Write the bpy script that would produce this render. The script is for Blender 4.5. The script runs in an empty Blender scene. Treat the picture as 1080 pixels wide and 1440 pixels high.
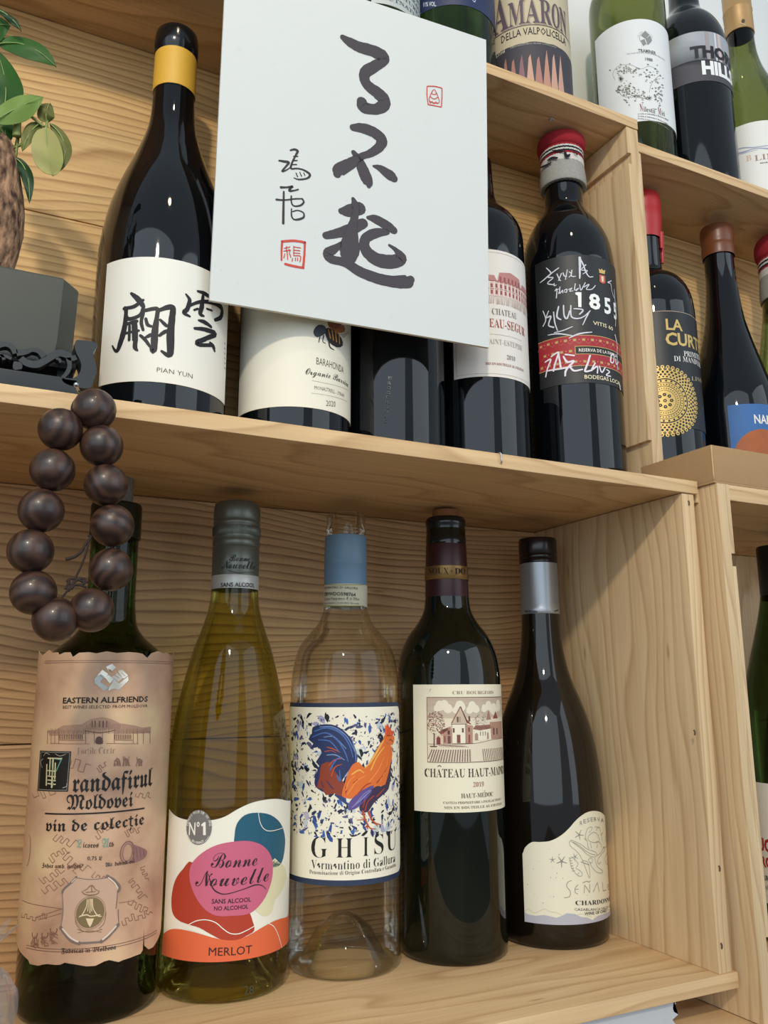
import bpy, bmesh, math, random
from mathutils import Vector, Matrix
from mathutils.geometry import tessellate_polygon
PI = math.pi
random.seed(7)
SC = bpy.context.scene
COL = SC.collection

# ------------------------------------------------------------------ camera
YAW, PITCH, ROLL, FPX, CY, CZ = .4609, .2058, -.0039, 1176.15, -.4171, .1769
_f = Vector((math.sin(YAW)*math.cos(PITCH), math.cos(YAW)*math.cos(PITCH), math.sin(PITCH)))
_r = Vector((math.cos(YAW), -math.sin(YAW), 0)); _u = _r.cross(_f)
CR = _r*math.cos(ROLL)+_u*math.sin(ROLL); CU = -_r*math.sin(ROLL)+_u*math.cos(ROLL); CF = _f
CAM = Vector((0, CY, CZ))
cd = bpy.data.cameras.new('camera'); cam = bpy.data.objects.new('camera', cd); COL.objects.link(cam)
cd.sensor_fit = 'VERTICAL'; cd.sensor_height = 36; cd.lens = FPX/1440*36; cd.clip_start = .01
M = Matrix((CR, CU, -CF)).transposed().to_4x4(); M.translation = CAM
cam.matrix_world = M
SC.camera = cam
# ------------------------------------------------------------------ world, lights, exposure
W = bpy.data.worlds.new('world'); SC.world = W; W.use_nodes = True
W.node_tree.nodes['Background'].inputs[0].default_value = (.74, .87, 1.0, 1)
W.node_tree.nodes['Background'].inputs[1].default_value = .50
def area(name, loc, target, sx, sy, energy, color):
    l = bpy.data.lights.new(name, 'AREA'); l.shape = 'RECTANGLE'; l.size = sx; l.size_y = sy
    l.energy = energy; l.color = color
    o = bpy.data.objects.new(name, l); COL.objects.link(o); o.location = loc
    o.rotation_euler = (Vector(target)-Vector(loc)).to_track_quat('-Z', 'Y').to_euler()
    return o
def lamp(name, loc, target, energy, color, rad=.03, spot=1.2):
    l = bpy.data.lights.new(name, 'SPOT'); l.energy = energy; l.color = color; l.shadow_soft_size = rad
    l.spot_size = spot; l.spot_blend = .6
    o = bpy.data.objects.new(name, l); COL.objects.link(o); o.location = loc
    o.rotation_euler = (Vector(target)-Vector(loc)).to_track_quat('-Z', 'Y').to_euler()
area('window_light', (-1.6, -2.6, 1.15), (.35, 0, .25), 4.2, 2.8, 50, (.76, .89, 1))
area('window_light', (1.9, -2.3, .9), (.3, 0, .2), 2.0, 2.2, 20, (.82, .91, 1))
lamp('ceiling_spot', (-.05, -1.0, 1.75), (.06, .1, .45), 14, (1, .80, .52), .05, .55)
lamp('ceiling_spot', (-.55, -1.35, 1.27), (.40, .0, .22), 58, (1, .87, .68), .05, 1.2)
SC.view_settings.view_transform = 'Standard'; SC.view_settings.look = 'None'
SC.view_settings.gamma = 1; SC.view_settings.use_curve_mapping = False
SC.view_settings.exposure = 0.0

# ------------------------------------------------------------------ helpers: scene tree
def thing(name, label, cat, loc=(0, 0, 0), rotz=0, group=None):
    o = bpy.data.objects.new(name, None); COL.objects.link(o); o.empty_display_size = .02
    o.location = loc; o.rotation_euler = (0, 0, rotz); o['label'] = label; o['category'] = cat
    if group: o['group'] = group
    return o
def tag(o, label, cat, group=None):
    o['label'] = label; o['category'] = cat
    if group: o['group'] = group
    return o
def obj(name, bm, mats, parent=None, smooth=True, angle=40):
    me = bpy.data.meshes.new(name)
    if smooth:
        for f in bm.faces: f.smooth = True
        for e in bm.edges:
            if len(e.link_faces) == 2 and e.calc_face_angle(0) > math.radians(angle): e.smooth = False
    bm.to_mesh(me); bm.free()
    for m in (mats if isinstance(mats, (list, tuple)) else [mats]): me.materials.append(m)
    o = bpy.data.objects.new(name, me); COL.objects.link(o)
    if parent: o.parent = parent
    return o
def srgb(h):
    if isinstance(h, str): h = [int(h[i:i+2], 16)/255 for i in (0, 2, 4)]
    return tuple((c/12.92 if c <= .04045 else ((c+.055)/1.055)**2.4) for c in h)+(1,)

# ------------------------------------------------------------------ materials
def newmat(name):
    m = bpy.data.materials.new(name); m.use_nodes = True
    nt = m.node_tree; return m, nt, nt.nodes['Principled BSDF']
_pm = {}
def plain(hexc, rough=.6, metal=0, name='ink', spec=.5, noise=0, nscale=60):
    k = (hexc, rough, metal, noise)
    if k in _pm: return _pm[k]
    m, nt, b = newmat(name+'_'+hexc); c = srgb(hexc)
    b.inputs['Base Color'].default_value = c; b.inputs['Roughness'].default_value = rough
    b.inputs['Metallic'].default_value = metal; b.inputs['Specular IOR Level'].default_value = spec
    if noise:
        tc = nt.nodes.new('ShaderNodeTexCoord'); n = nt.nodes.new('ShaderNodeTexNoise'); n.inputs['Scale'].default_value = nscale
        n.inputs['Detail'].default_value = 6; mx = nt.nodes.new('ShaderNodeMix'); mx.data_type = 'RGBA'
        mx.inputs[6].default_value = c; mx.inputs[7].default_value = tuple(x*(1-noise) for x in c[:3])+(1,)
        nt.links.new(tc.outputs['Object'], n.inputs['Vector']); nt.links.new(n.outputs[0], mx.inputs[0])
        nt.links.new(mx.outputs[2], b.inputs['Base Color'])
    _pm[k] = m; return m
def wood(name, axis, light, dark, freq=26, contrast=1.0, bump=.25, dist=.9, warp=1.4, knots=True):
    """pine: growth rings cut lengthwise along the board axis (0 x, 1 y, 2 z)"""
    m, nt, b = newmat(name); N = nt.nodes; L = nt.links
    tc = N.new('ShaderNodeTexCoord'); oi = N.new('ShaderNodeObjectInfo')
    sep = N.new('ShaderNodeSeparateXYZ'); L.new(tc.outputs['Object'], sep.inputs[0])
    o = [0, 1, 2]; o.remove(axis)
    cmb = N.new('ShaderNodeCombineXYZ')
    L.new(sep.outputs[axis], cmb.inputs[0]); L.new(sep.outputs[o[0]], cmb.inputs[1]); L.new(sep.outputs[o[1]], cmb.inputs[2])
    rv = N.new('ShaderNodeMath'); rv.operation = 'MULTIPLY'; rv.inputs[1].default_value = 3.7; L.new(oi.outputs['Random'], rv.inputs[0])
    ad = N.new('ShaderNodeVectorMath'); ad.operation = 'ADD'; L.new(cmb.outputs[0], ad.inputs[0]); L.new(rv.outputs[0], ad.inputs[1])
    # low frequency warp of the rings
    ms = N.new('ShaderNodeVectorMath'); ms.operation = 'MULTIPLY'; ms.inputs[1].default_value = (1.6*warp, 7*warp, 7*warp); L.new(ad.outputs[0], ms.inputs[0])
    n1 = N.new('ShaderNodeTexNoise'); n1.inputs['Scale'].default_value = 1; n1.inputs['Detail'].default_value = 2.5; L.new(ms.outputs[0], n1.inputs['Vector'])
    ns = N.new('ShaderNodeMath'); ns.operation = 'MULTIPLY'; ns.inputs[1].default_value = dist*.11; L.new(n1.outputs[0], ns.inputs[0])
    s2 = N.new('ShaderNodeSeparateXYZ'); L.new(cmb.outputs[0], s2.inputs[0])
    # distance to a heart axis just outside the board
    dy = N.new('ShaderNodeMath'); dy.operation = 'SUBTRACT'; L.new(s2.outputs[1], dy.inputs[0]); dy.inputs[1].default_value = .13
    dz = N.new('ShaderNodeMath'); dz.operation = 'SUBTRACT'; L.new(s2.outputs[2], dz.inputs[0]); dz.inputs[1].default_value = -.21
    q1 = N.new('ShaderNodeMath'); q1.operation = 'MULTIPLY'; L.new(dy.outputs[0], q1.inputs[0]); L.new(dy.outputs[0], q1.inputs[1])
    q2 = N.new('ShaderNodeMath'); q2.operation = 'MULTIPLY_ADD'; L.new(dz.outputs[0], q2.inputs[0]); L.new(dz.outputs[0], q2.inputs[1]); L.new(q1.outputs[0], q2.inputs[2])
    sq = N.new('ShaderNodeMath'); sq.operation = 'SQRT'; L.new(q2.outputs[0], sq.inputs[0])
    rr = N.new('ShaderNodeMath'); rr.operation = 'ADD'; L.new(sq.outputs[0], rr.inputs[0]); L.new(ns.outputs[0], rr.inputs[1])
    fr = N.new('ShaderNodeMath'); fr.operation = 'MULTIPLY'; fr.inputs[1].default_value = freq*10; L.new(rr.outputs[0], fr.inputs[0])
    fc = N.new('ShaderNodeMath'); fc.operation = 'FRACT'; L.new(fr.outputs[0], fc.inputs[0])
    ramp = N.new('ShaderNodeValToRGB'); L.new(fc.outputs[0], ramp.inputs[0])
    e = ramp.color_ramp.elements; e[0].position = 0; e[0].color = (0, 0, 0, 1); e[1].position = .62; e[1].color = (.35, .35, .35, 1)
    x = e.new(.86); x.color = (1, 1, 1, 1); x = e.new(1.0); x.color = (0, 0, 0, 1)
    # fibres
    mf = N.new('ShaderNodeVectorMath'); mf.operation = 'MULTIPLY'; mf.inputs[1].default_value = (9, 420, 420); L.new(ad.outputs[0], mf.inputs[0])
    n2 = N.new('ShaderNodeTexNoise'); n2.inputs['Scale'].default_value = 1; n2.inputs['Detail'].default_value = 4; L.new(mf.outputs[0], n2.inputs['Vector'])
    mb = N.new('ShaderNodeVectorMath'); mb.operation = 'MULTIPLY'; mb.inputs[1].default_value = (3, 22, 22); L.new(ad.outputs[0], mb.inputs[0])
    n3 = N.new('ShaderNodeTexNoise'); n3.inputs['Scale'].default_value = 1; n3.inputs['Detail'].default_value = 3; L.new(mb.outputs[0], n3.inputs['Vector'])
    a1 = N.new('ShaderNodeMath'); a1.operation = 'MULTIPLY'; a1.inputs[1].default_value = .58*contrast; L.new(ramp.outputs[0], a1.inputs[0])
    a2 = N.new('ShaderNodeMath'); a2.operation = 'MULTIPLY_ADD'; a2.inputs[1].default_value = .62; L.new(n2.outputs[0], a2.inputs[0]); L.new(a1.outputs[0], a2.inputs[2])
    a3 = N.new('ShaderNodeMath'); a3.operation = 'MULTIPLY_ADD'; a3.inputs[1].default_value = .5; L.new(n3.outputs[0], a3.inputs[0]); L.new(a2.outputs[0], a3.inputs[2])
    a4 = N.new('ShaderNodeMath'); a4.operation = 'SUBTRACT'; a4.use_clamp = True; a4.inputs[1].default_value = .50; L.new(a3.outputs[0], a4.inputs[0])
    mk = N.new('ShaderNodeVectorMath'); mk.operation = 'MULTIPLY'; mk.inputs[1].default_value = (9, 42, 42); L.new(ad.outputs[0], mk.inputs[0])
    vo = N.new('ShaderNodeTexVoronoi'); vo.inputs['Scale'].default_value = 1; L.new(mk.outputs[0], vo.inputs['Vector'])
    kr = N.new('ShaderNodeMapRange'); kr.inputs[1].default_value = .075; kr.inputs[2].default_value = .02; kr.inputs[3].default_value = 0; kr.inputs[4].default_value = .6; L.new(vo.outputs['Distance'], kr.inputs[0])
    a5 = N.new('ShaderNodeMath'); a5.operation = 'ADD'; a5.use_clamp = True; L.new(a4.outputs[0], a5.inputs[0]); L.new(kr.outputs[0], a5.inputs[1]); a4 = a5
    mx = N.new('ShaderNodeMix'); mx.data_type = 'RGBA'; mx.inputs[6].default_value = srgb(light); mx.inputs[7].default_value = srgb(dark)
    L.new(a4.outputs[0], mx.inputs[0]); L.new(mx.outputs[2], b.inputs['Base Color'])
    b.inputs['Roughness'].default_value = .55; b.inputs['Specular IOR Level'].default_value = .3
    bp = N.new('ShaderNodeBump'); bp.inputs['Strength'].default_value = bump; bp.inputs['Distance'].default_value = .0008
    L.new(a4.outputs[0], bp.inputs['Height']); bp.invert = True; L.new(bp.outputs[0], b.inputs['Normal'])
    return m
WL, WD = 'DFBE90', '9E6E42'
W_X = wood('pine_along_x', 0, WL, WD, 13, .8, .2)
W_X2 = wood('pine_plank_x', 0, WL, 'A87C50', 9, .8, .15, 1.3)
W_Z = wood('pine_along_z', 2, 'DEC298', 'A47A4C', 15, .75, .15, .75)
W_BACK = wood('pine_reeded_back', 0, 'D6AB7A', '7A5230', 19, 1.1, .3, .9, 1.2)
W_BACK2 = wood('pine_back', 0, 'DEB87E', '9A6C3C', 16, 1.1, .3, .8)
W_Y = wood('pine_end', 1, 'E0C59C', 'BC9868', 12, .5, .2)

def dark_glass(name, hexc='060A0B', rough=.04):
    m, nt, b = newmat(name); b.inputs['Base Color'].default_value = srgb(hexc)
    b.inputs['Roughness'].default_value = rough; b.inputs['IOR'].default_value = 1.52
    return m
def thin_glass(name, tint, edge, refl=1.0):
    """clear bottle glass: light passes straight through the thin wall, darker where seen edge on"""
    m, nt, b = newmat(name); N = nt.nodes; L = nt.links
    out = N['Material Output']; N.remove(b)
    lw = N.new('ShaderNodeLayerWeight'); lw.inputs[0].default_value = .35
    pw = N.new('ShaderNodeMath'); pw.operation = 'POWER'; pw.inputs[1].default_value = 3.0; L.new(lw.outputs['Facing'], pw.inputs[0])
    mc = N.new('ShaderNodeMix'); mc.data_type = 'RGBA'; mc.inputs[6].default_value = tint+(1,); mc.inputs[7].default_value = edge+(1,)
    L.new(pw.outputs[0], mc.inputs[0])
    tr = N.new('ShaderNodeBsdfTransparent'); L.new(mc.outputs[2], tr.inputs[0])
    gl = N.new('ShaderNodeBsdfGlossy'); gl.inputs['Roughness'].default_value = .03; gl.inputs[0].default_value = (refl, refl, refl, 1)
    fr = N.new('ShaderNodeFresnel'); fr.inputs[0].default_value = 1.36
    cl = N.new('ShaderNodeMath'); cl.operation = 'MINIMUM'; cl.inputs[1].default_value = .55; L.new(fr.outputs[0], cl.inputs[0])
    mx = N.new('ShaderNodeMixShader'); L.new(cl.outputs[0], mx.inputs[0]); L.new(tr.outputs[0], mx.inputs[1]); L.new(gl.outputs[0], mx.inputs[2])
    L.new(mx.outputs[0], out.inputs[0])
    return m
G_BLACK = dark_glass('black_wine_glass', '06090D')
G_GREENB = dark_glass('dark_green_glass', '0A0F08')
G_BROWN = dark_glass('dark_brown_glass', '130E08')
G_CLEAR = thin_glass('clear_glass', (.96, .95, .90), (.42, .40, .30))
G_OLIVE = thin_glass('olive_glass', (.74, .71, .33), (.22, .22, .05))
G_GREEN = thin_glass('bottle_green_glass', (.20, .28, .12), (.03, .05, .02))
G_OLIVE2 = thin_glass('pale_olive_glass', (.42, .45, .22), (.05, .07, .03))
PAPER = plain('F1EDDD', .55, name='paper'); WHITE = plain('F4F4F0', .5, name='paper')
METAL = plain('B9BCC0', .3, 1, name='metal')

# ------------------------------------------------------------------ geometry builders
def box(bm, lo, hi, bev=0, mi=0):
    vs = [bm.verts.new((x, y, z)) for x in (lo[0], hi[0]) for y in (lo[1], hi[1]) for z in (lo[2], hi[2])]
    fs = []
    for q in ((0, 1, 3, 2), (4, 6, 7, 5), (0, 4, 5, 1), (2, 3, 7, 6), (0, 2, 6, 4), (1, 5, 7, 3)):
        f = bm.faces.new([vs[i] for i in q]); f.material_index = mi; fs.append(f)
    if bev:
        es = list({e for f in fs for e in f.edges})
        bmesh.ops.bevel(bm, geom=es, offset=bev, segments=2, affect='EDGES', profile=.6)
def boxes(name, lst, mat, parent, bev=.0008):
    bm = bmesh.new()
    for lo, hi in lst: box(bm, lo, hi, bev)
    return obj(name, bm, mat, parent, angle=50)
def cat(pts, n=6, closed=False):
    """Catmull-Rom through tuples"""
    out = []; m = len(pts); rng = m if closed else m-1
    if m < 3 and not closed:
        return [tuple(pts[0][k]+(pts[1][k]-pts[0][k])*t/n for k in range(len(pts[0]))) for t in range(n+1)]
    for i in range(rng):
        if closed: a, b, c, d = pts[i-1], pts[i], pts[(i+1) % m], pts[(i+2) % m]
        else: a, b, c, d = pts[max(i-1, 0)], pts[i], pts[i+1], pts[min(i+2, m-1)]
        for t in range(n):
            t = t/n
            out.append(tuple(.5*((2*b[k])+(-a[k]+c[k])*t+(2*a[k]-5*b[k]+4*c[k]-d[k])*t*t+(-a[k]+3*b[k]-3*c[k]+d[k])*t**3) for k in range(len(b))))
    if not closed: out.append(tuple(pts[-1]))
    return out
def lathe(bm, prof, seg=72, cx=0, cy=0, z0=0, mi=0, smoothp=False):
    if smoothp: prof = cat(prof, 4)
    rings = []
    for r, z in prof:
        if r < 1e-6: rings.append([bm.verts.new((cx, cy, z0+z))])
        else: rings.append([bm.verts.new((cx+r*math.cos(2*PI*i/seg), cy+r*math.sin(2*PI*i/seg), z0+z)) for i in range(seg)])
    for a, b in zip(rings, rings[1:]):
        for i in range(seg):
            j = (i+1) % seg
            if len(a) == 1 and len(b) == 1: break
            if len(a) == 1: f = bm.faces.new((a[0], b[j], b[i]))
            elif len(b) == 1: f = bm.faces.new((a[i], a[j], b[0]))
            else: f = bm.faces.new((a[i], a[j], b[j], b[i]))
            f.material_index = mi
def lobj(name, prof, mat, parent, seg=72, z0=0, angle=40, smoothp=False):
    bm = bmesh.new(); lathe(bm, prof, seg, z0=z0, smoothp=smoothp); bmesh.ops.recalc_face_normals(bm, faces=bm.faces)
    return obj(name, bm, mat, parent, angle=angle)
def tube(bm, pts, rad, seg=8, n=5):
    P = [Vector(p) for p in cat([tuple(p) for p in pts], n)]
    rs = rad if isinstance(rad, (list, tuple)) else None
    prev = None
    for i, p in enumerate(P):
        t = (P[min(i+1, len(P)-1)]-P[max(i-1, 0)]).normalized()
        a = t.orthogonal().normalized() if prev is None else (prev[1]-t*prev[1].dot(t)).normalized()
        b = t.cross(a)
        r = (rs[0]+(rs[1]-rs[0])*i/(len(P)-1)) if rs else rad
        ring = [bm.verts.new(p+a*r*math.cos(2*PI*k/seg)+b*r*math.sin(2*PI*k/seg)) for k in range(seg)]
        if prev:
            for k in range(seg): bm.faces.new((prev[0][k], prev[0][(k+1) % seg], ring[(k+1) % seg], ring[k]))
        else: bm.faces.new(ring[::-1])
        prev = (ring, a)
    bm.faces.new(prev[0])

# ------------------------------------------------------------------ measured picture points -> points on real surfaces
def ray(px):
    return CR*((px[0]-540)/FPX)-CU*((px[1]-720)/FPX)+CF
def on(px, axis, val):
    d = ray(px); t = (val-CAM[axis])/d[axis]; return CAM+d*t
def crop(x0, y0, s):
    return lambda *p: [(x0+q[0]/s, y0+q[1]/s)+tuple(v/s for v in q[2:]) for q in p]
class Cyl:
    """upright cylinder surface; u runs around (0 faces -y), v is the world height"""
    def __init__(s, root, R):
        s.o = root.location.copy(); s.R = R
    def uv(s, px):
        R = s.R; d = ray(px); ox, oy = CAM.x-s.o.x, CAM.y-s.o.y
        for _ in range(2):
            a = d.x**2+d.y**2; b = 2*(ox*d.x+oy*d.y); c = ox*ox+oy*oy-R*R; D = b*b-4*a*c
            t = (-b-math.sqrt(D))/2/a if D > 0 else -b/2/a
        P = CAM+d*t; ph = math.atan2(P.x-s.o.x, -(P.y-s.o.y))
        return (ph*s.R, P.z)
    def map(s, u, v, w):
        ph = u/s.R; r = s.R+w
        return Vector((r*math.sin(ph), -r*math.cos(ph), v-s.o.z))
class Plane:
    """flat sheet: origin O, unit axes U (right) and V (up); bow curls it back towards the left"""
    def __init__(s, root, O, U, V, bow=0):
        s.root = root.location.copy(); s.O = Vector(O); s.U = Vector(U).normalized(); s.V = Vector(V); s.V = (s.V-s.U*s.V.dot(s.U)).normalized()
        s.N = s.U.cross(s.V); s.bow = bow
    def uv(s, px):
        d = ray(px); t = (s.O-CAM).dot(s.N)/d.dot(s.N); P = CAM+d*t-s.O
        return (P.dot(s.U), P.dot(s.V))
    def map(s, u, v, w):
        return s.O+s.U*u+s.V*v+s.N*(w+(s.bow*(u**2) if s.bow else 0))-s.root
def conv(st, s):
    base, dig = {'serif': (0x1D400, 0x1D7CE), 'frak': (0x1D56C, 0), 'script': (0x1D4D0, 0), 'sansb': (0x1D5D4, 0x1D7EC), 'italic': (0x1D468, 0), 'sans': (0, 0), 'sansi': (0x1D608, 0)}[st]
    if not base: return s
    r = ''
    for ch in s:
        if 'A' <= ch <= 'Z': r += chr(base+ord(ch)-65)
        elif 'a' <= ch <= 'z': r += chr(base+26+ord(ch)-97)
        elif ch.isdigit() and dig: r += chr(dig+ord(ch)-48)
        else: r += ch
    return r
_tc = bpy.data.curves.new('temp_text', 'FONT'); _to = bpy.data.objects.new('temp_text', _tc); COL.objects.link(_to)
_tcache = {}
def textmesh(s, style, off):
    k = (s, style, off)
    if style == 'sansb': return textmesh(s, 'sans', off+.022)
    if style == 'sansi': return textmesh(s, 'sans', off)
    if k not in _tcache:
        _tc.body = conv(style, s); _tc.resolution_u = 2 if len(s) < 14 else 1; _tc.offset = off
        bpy.context.view_layer.update()
        me = _to.evaluated_get(bpy.context.evaluated_depsgraph_get()).to_mesh()
        vs = [(v.co.x, v.co.y) for v in me.vertices]; fs = [tuple(p.vertices) for p in me.polygons]
        _tcache[k] = (vs, fs)
    return _tcache[k]
class Art:
    """flat print or a label blank, laid out in a surface's own (u, v) and wrapped onto it"""
    def __init__(s, surf, C=None):
        s.S = surf; s.F = []; s.loops = []; s.mats = []; s.C = C or (lambda *p: list(p)); s.layer = 0
    def hw(s): return .00045+.00005*s.layer
    def mi(s, m):
        if isinstance(m, str): m = plain(m, .6)
        if m not in s.mats: s.mats.append(m)
        return s.mats.index(m)
    def uv(s, p): return s.S.uv(s.C(p)[0][:2])
    def face(s, pts, mi, w=None): s.F.append(([tuple(p) for p in pts], s.hw() if w is None else w, mi))
    def polyuv(s, uv, m, w=None):
        mi = s.mi(m); w = s.hw() if w is None else w; uv = [tuple(p[:2]) for p in uv]
        s.loops.append((uv, w, mi))
        if len(uv) == 3: s.face(uv, mi, w); return
        for t in tessellate_polygon([[Vector((a, b, 0)) for a, b in uv]]): s.face([uv[i] for i in t], mi, w)
    def poly(s, pts, m, sm=0):
        uv = [s.uv(p) for p in pts]
        s.polyuv(cat(uv, sm, True) if sm else uv, m)
    def rib(s, pts, m, w=None, n=5, rag=0, caps=True):
        """stroke through (x, y, width) points"""
        P = []
        for p in pts:
            q = s.C(p)[0]; a = s.S.uv(q[:2]); wd = (q[2] if len(q) > 2 else s.C((0, 0, w))[0][2])
            if not hasattr(s, 'k'):
                b1 = s.S.uv((q[0], q[1]-3)); b2 = s.S.uv((q[0], q[1]+3)); s.k = abs(b1[1]-b2[1])/6
            P.append((a[0], a[1], wd*s.k/2))
        s.ribuv(P, m, n, rag, caps)
    def ribuv(s, P, m, n=5, rag=0, caps=True):
        P = cat(P, n); mi = s.mi(m); L = []; R = []
        for i, p in enumerate(P):
            a = P[max(i-1, 0)]; b = P[min(i+1, len(P)-1)]; dx, dy = b[0]-a[0], b[1]-a[1]; l = math.hypot(dx, dy) or 1
            nx, ny = -dy/l, dx/l; r1 = p[2]*(1+random.uniform(-rag, rag)); r2 = p[2]*(1+random.uniform(-rag, rag))
            L.append((p[0]+nx*r1, p[1]+ny*r1)); R.append((p[0]-nx*r2, p[1]-ny*r2))
        for i in range(len(P)-1): s.face((L[i], R[i], R[i+1], L[i+1]), mi)
        if caps:
            for idx, sg in ((0, -1), (len(P)-1, 1)):
                p = P[idx]; a = P[max(idx-1, 0)]; b = P[min(idx+1, len(P)-1)]; th = math.atan2(b[1]-a[1], b[0]-a[0])+(0 if sg > 0 else PI)
                if p[2] < .00012: continue
                s.face([(p[0]+p[2]*math.cos(th+(t-3)*PI/6), p[1]+p[2]*math.sin(th+(t-3)*PI/6)) for t in range(7)], mi)
    def disc(s, c, r, m, n=28, ry=None, uvspace=False):
        u, v = c if uvspace else s.uv(c)
        if not uvspace: r = s.len(r); ry = s.len(ry) if ry else r
        ry = ry or r
        s.polyuv([(u+r*math.cos(2*PI*i/n), v+ry*math.sin(2*PI*i/n)) for i in range(n)], m)
    def len(s, r):
        q = s.C((0, 0, r))[0][2]
        if not hasattr(s, 'k'): s.k = .00042
        return q*s.k
    def ring(s, c, r, w, m, ry=None, a0=0, a1=360, n=36, uvspace=False):
        u, v = c if uvspace else s.uv(c)
        if not uvspace: r = s.len(r); ry = s.len(ry) if ry else r; w = s.len(w)
        ry = ry or r; w = w/2; mi = s.mi(m); pr = None
        for i in range(n+1):
            t = math.radians(a0+(a1-a0)*i/n); q = [(u+(r+k)*math.cos(t), v+(ry+k)*math.sin(t)) for k in (-w, w)]
            if pr: s.face((pr[0], pr[1], q[1], q[0]), mi)
            pr = q
    def text(s, st, a, b, h, m, style='sans', off=0, bend=0):
        """baseline from a to b (picture points), tallest glyph h high"""
        A = s.uv(a); B = s.uv(b); T = s.uv((a[0], a[1]-h)); H = T[1]-A[1]
        s.textuv(st, A, B, H, m, style, off, bend)
    def textuv(s, st, A, B, H, m, style='sans', off=0, bend=0):
        vs, fs = textmesh(st, style, off)
        if not vs: return
        x0 = min(v[0] for v in vs); x1 = max(v[0] for v in vs); y1 = max(v[1] for v in vs); mi = s.mi(m); V = []
        for x, y in vs:
            t = (x-x0)/(x1-x0); V.append((A[0]+(B[0]-A[0])*t, A[1]+(B[1]-A[1])*t+y/y1*H+bend*4*t*(1-t)))
        for f in fs: s.face([V[i] for i in f], mi)
    def done(s, name, parent, thick=0, step=.003):
        curved = isinstance(s.S, Cyl) or getattr(s.S, 'bow', 0)
        Q = []          # (points3, mi)
        for pts, w, mi in s.F:
            Q.append(([(a, b, w+thick) for a, b in pts], mi))
            if thick: Q.append(([(a, b, w) for a, b in pts], mi))
        if thick:
            for uv, w, mi in s.loops:
                for i in range(len(uv)):
                    p, q = uv[i-1], uv[i]; Q.append(([p+(w,), q+(w,), q+(w+thick,), p+(w+thick,)], mi))
        out = []
        def cut(pts, c, keep):      # keep the part with sign*(u-c) >= 0
            r = []
            for i in range(len(pts)):
                p, q = pts[i-1], pts[i]; dp, dq = (p[0]-c)*keep, (q[0]-c)*keep
                if (dp > 0) != (dq > 0) and dp != dq:
                    t = dp/(dp-dq); r.append((c, p[1]+(q[1]-p[1])*t, p[2]+(q[2]-p[2])*t))
                if dq > 0 or (dq == 0 and dp <= 0 and False): r.append(q)
            return r
        for pts, mi in Q:
            if curved:
                lo = min(p[0] for p in pts); hi = max(p[0] for p in pts); k = math.floor(lo/step)+1
                while k*step < hi-1e-9:
                    a = cut(pts, k*step, -1); pts = cut(pts, k*step, 1)
                    if len(a) > 2: out.append((a, mi))
                    if len(pts) < 3: break
                    k += 1
                if len(pts) > 2: out.append((pts, mi))
            else: out.append((pts, mi))
        bm = bmesh.new(); cache = {}; M_ = s.S.map
        for pts, mi in out:
            vs = []
            for p in pts:
                key = (round(p[0]*1e7), round(p[1]*1e7), round(p[2]*1e7))
                v = cache.get(key)
                if v is None: v = cache[key] = bm.verts.new(M_(*p))
                if v not in vs: vs.append(v)
            if len(vs) < 3: continue
            try: bm.faces.new(vs).material_index = mi
            except ValueError: pass
        if thick: bmesh.ops.recalc_face_normals(bm, faces=bm.faces)
        else:
            bm.normal_update(); c = M_(0, 0, 0)
            for f in bm.faces:
                m_ = f.calc_center_median()
                n_ = Vector((m_.x, m_.y, 0)) if isinstance(s.S, Cyl) else s.S.N
                if f.normal.dot(n_) < 0: f.normal_flip()
        return obj(name, bm, s.mats, parent, angle=35)
def label_on(root, R, uvpts, mat, name='label', w=0, th=.0003, parent=None):
    a = Art(Cyl(root, R)); a.polyuv(uvpts, mat, w=w); return a.done(name, parent or root, thick=th)
def rect(u0, u1, v0, v1, rad=0):
    if not rad: return [(u0, v0), (u1, v0), (u1, v1), (u0, v1)]
    out = []
    for cx, cy, a in ((u1-rad, v0+rad, -90), (u1-rad, v1-rad, 0), (u0+rad, v1-rad, 90), (u0+rad, v0+rad, 180)):
        out += [(cx+rad*math.cos(math.radians(a+t*18)), cy+rad*math.sin(math.radians(a+t*18))) for t in range(6)]
    return out

# ================================================================== SETTING
bm = bmesh.new(); box(bm, (-1.6, .192, -.75), (2.2, .25, 1.9))
wl = obj('wall_back', bm, plain('F5F3EC', .85, name='plaster', noise=.06, nscale=9)); wl['kind'] = 'structure'
bm = bmesh.new(); box(bm, (-3, -4.2, -.80), (3.2, .25, -.75))
fl = obj('floor', bm, plain('8C7C68', .5, name='floor', noise=.2, nscale=5)); fl['kind'] = 'structure'

# ================================================================== CRATES
HT = .3186           # deck of the lower crate
def crate(label, x0, x1, y0, y1, z0, z1, t, tb=.0095, mats=None, backs=((0, 1),), proud=0, group=None, capx=False):
    """open-fronted box on its side: z0/z1 inner floor and ceiling, x0/x1 inner sides, y1 inner back"""
    root = thing('wooden_crate', label, 'crate', (x0, y0, z0-tb), group=group)
    mx, mz, mbk = mats or (W_X, W_Z, W_BACK); ox = Vector(root.location)
    def b(name, lo, hi, m, bev=.0009): return boxes(name, [(Vector(lo)-ox, Vector(hi)-ox)], m, root, bev)
    if capx: t = 0
    b('bottom_board', (x0-t-proud, y0, z0-tb), (x1+t+proud, y1+.008, z0), mx)
    b('top_board', (x0-t-proud, y0, z1), (x1+t+proud, y1+.008, z1+tb), mx)
    for lo, hi in backs:
        h = z1-z0
        b('back_board', (x0, y1, z0+h*lo+.0004), (x1, y1+.008, z0+h*hi-.0004), mbk, .0005)
    return root, b, ox
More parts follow.
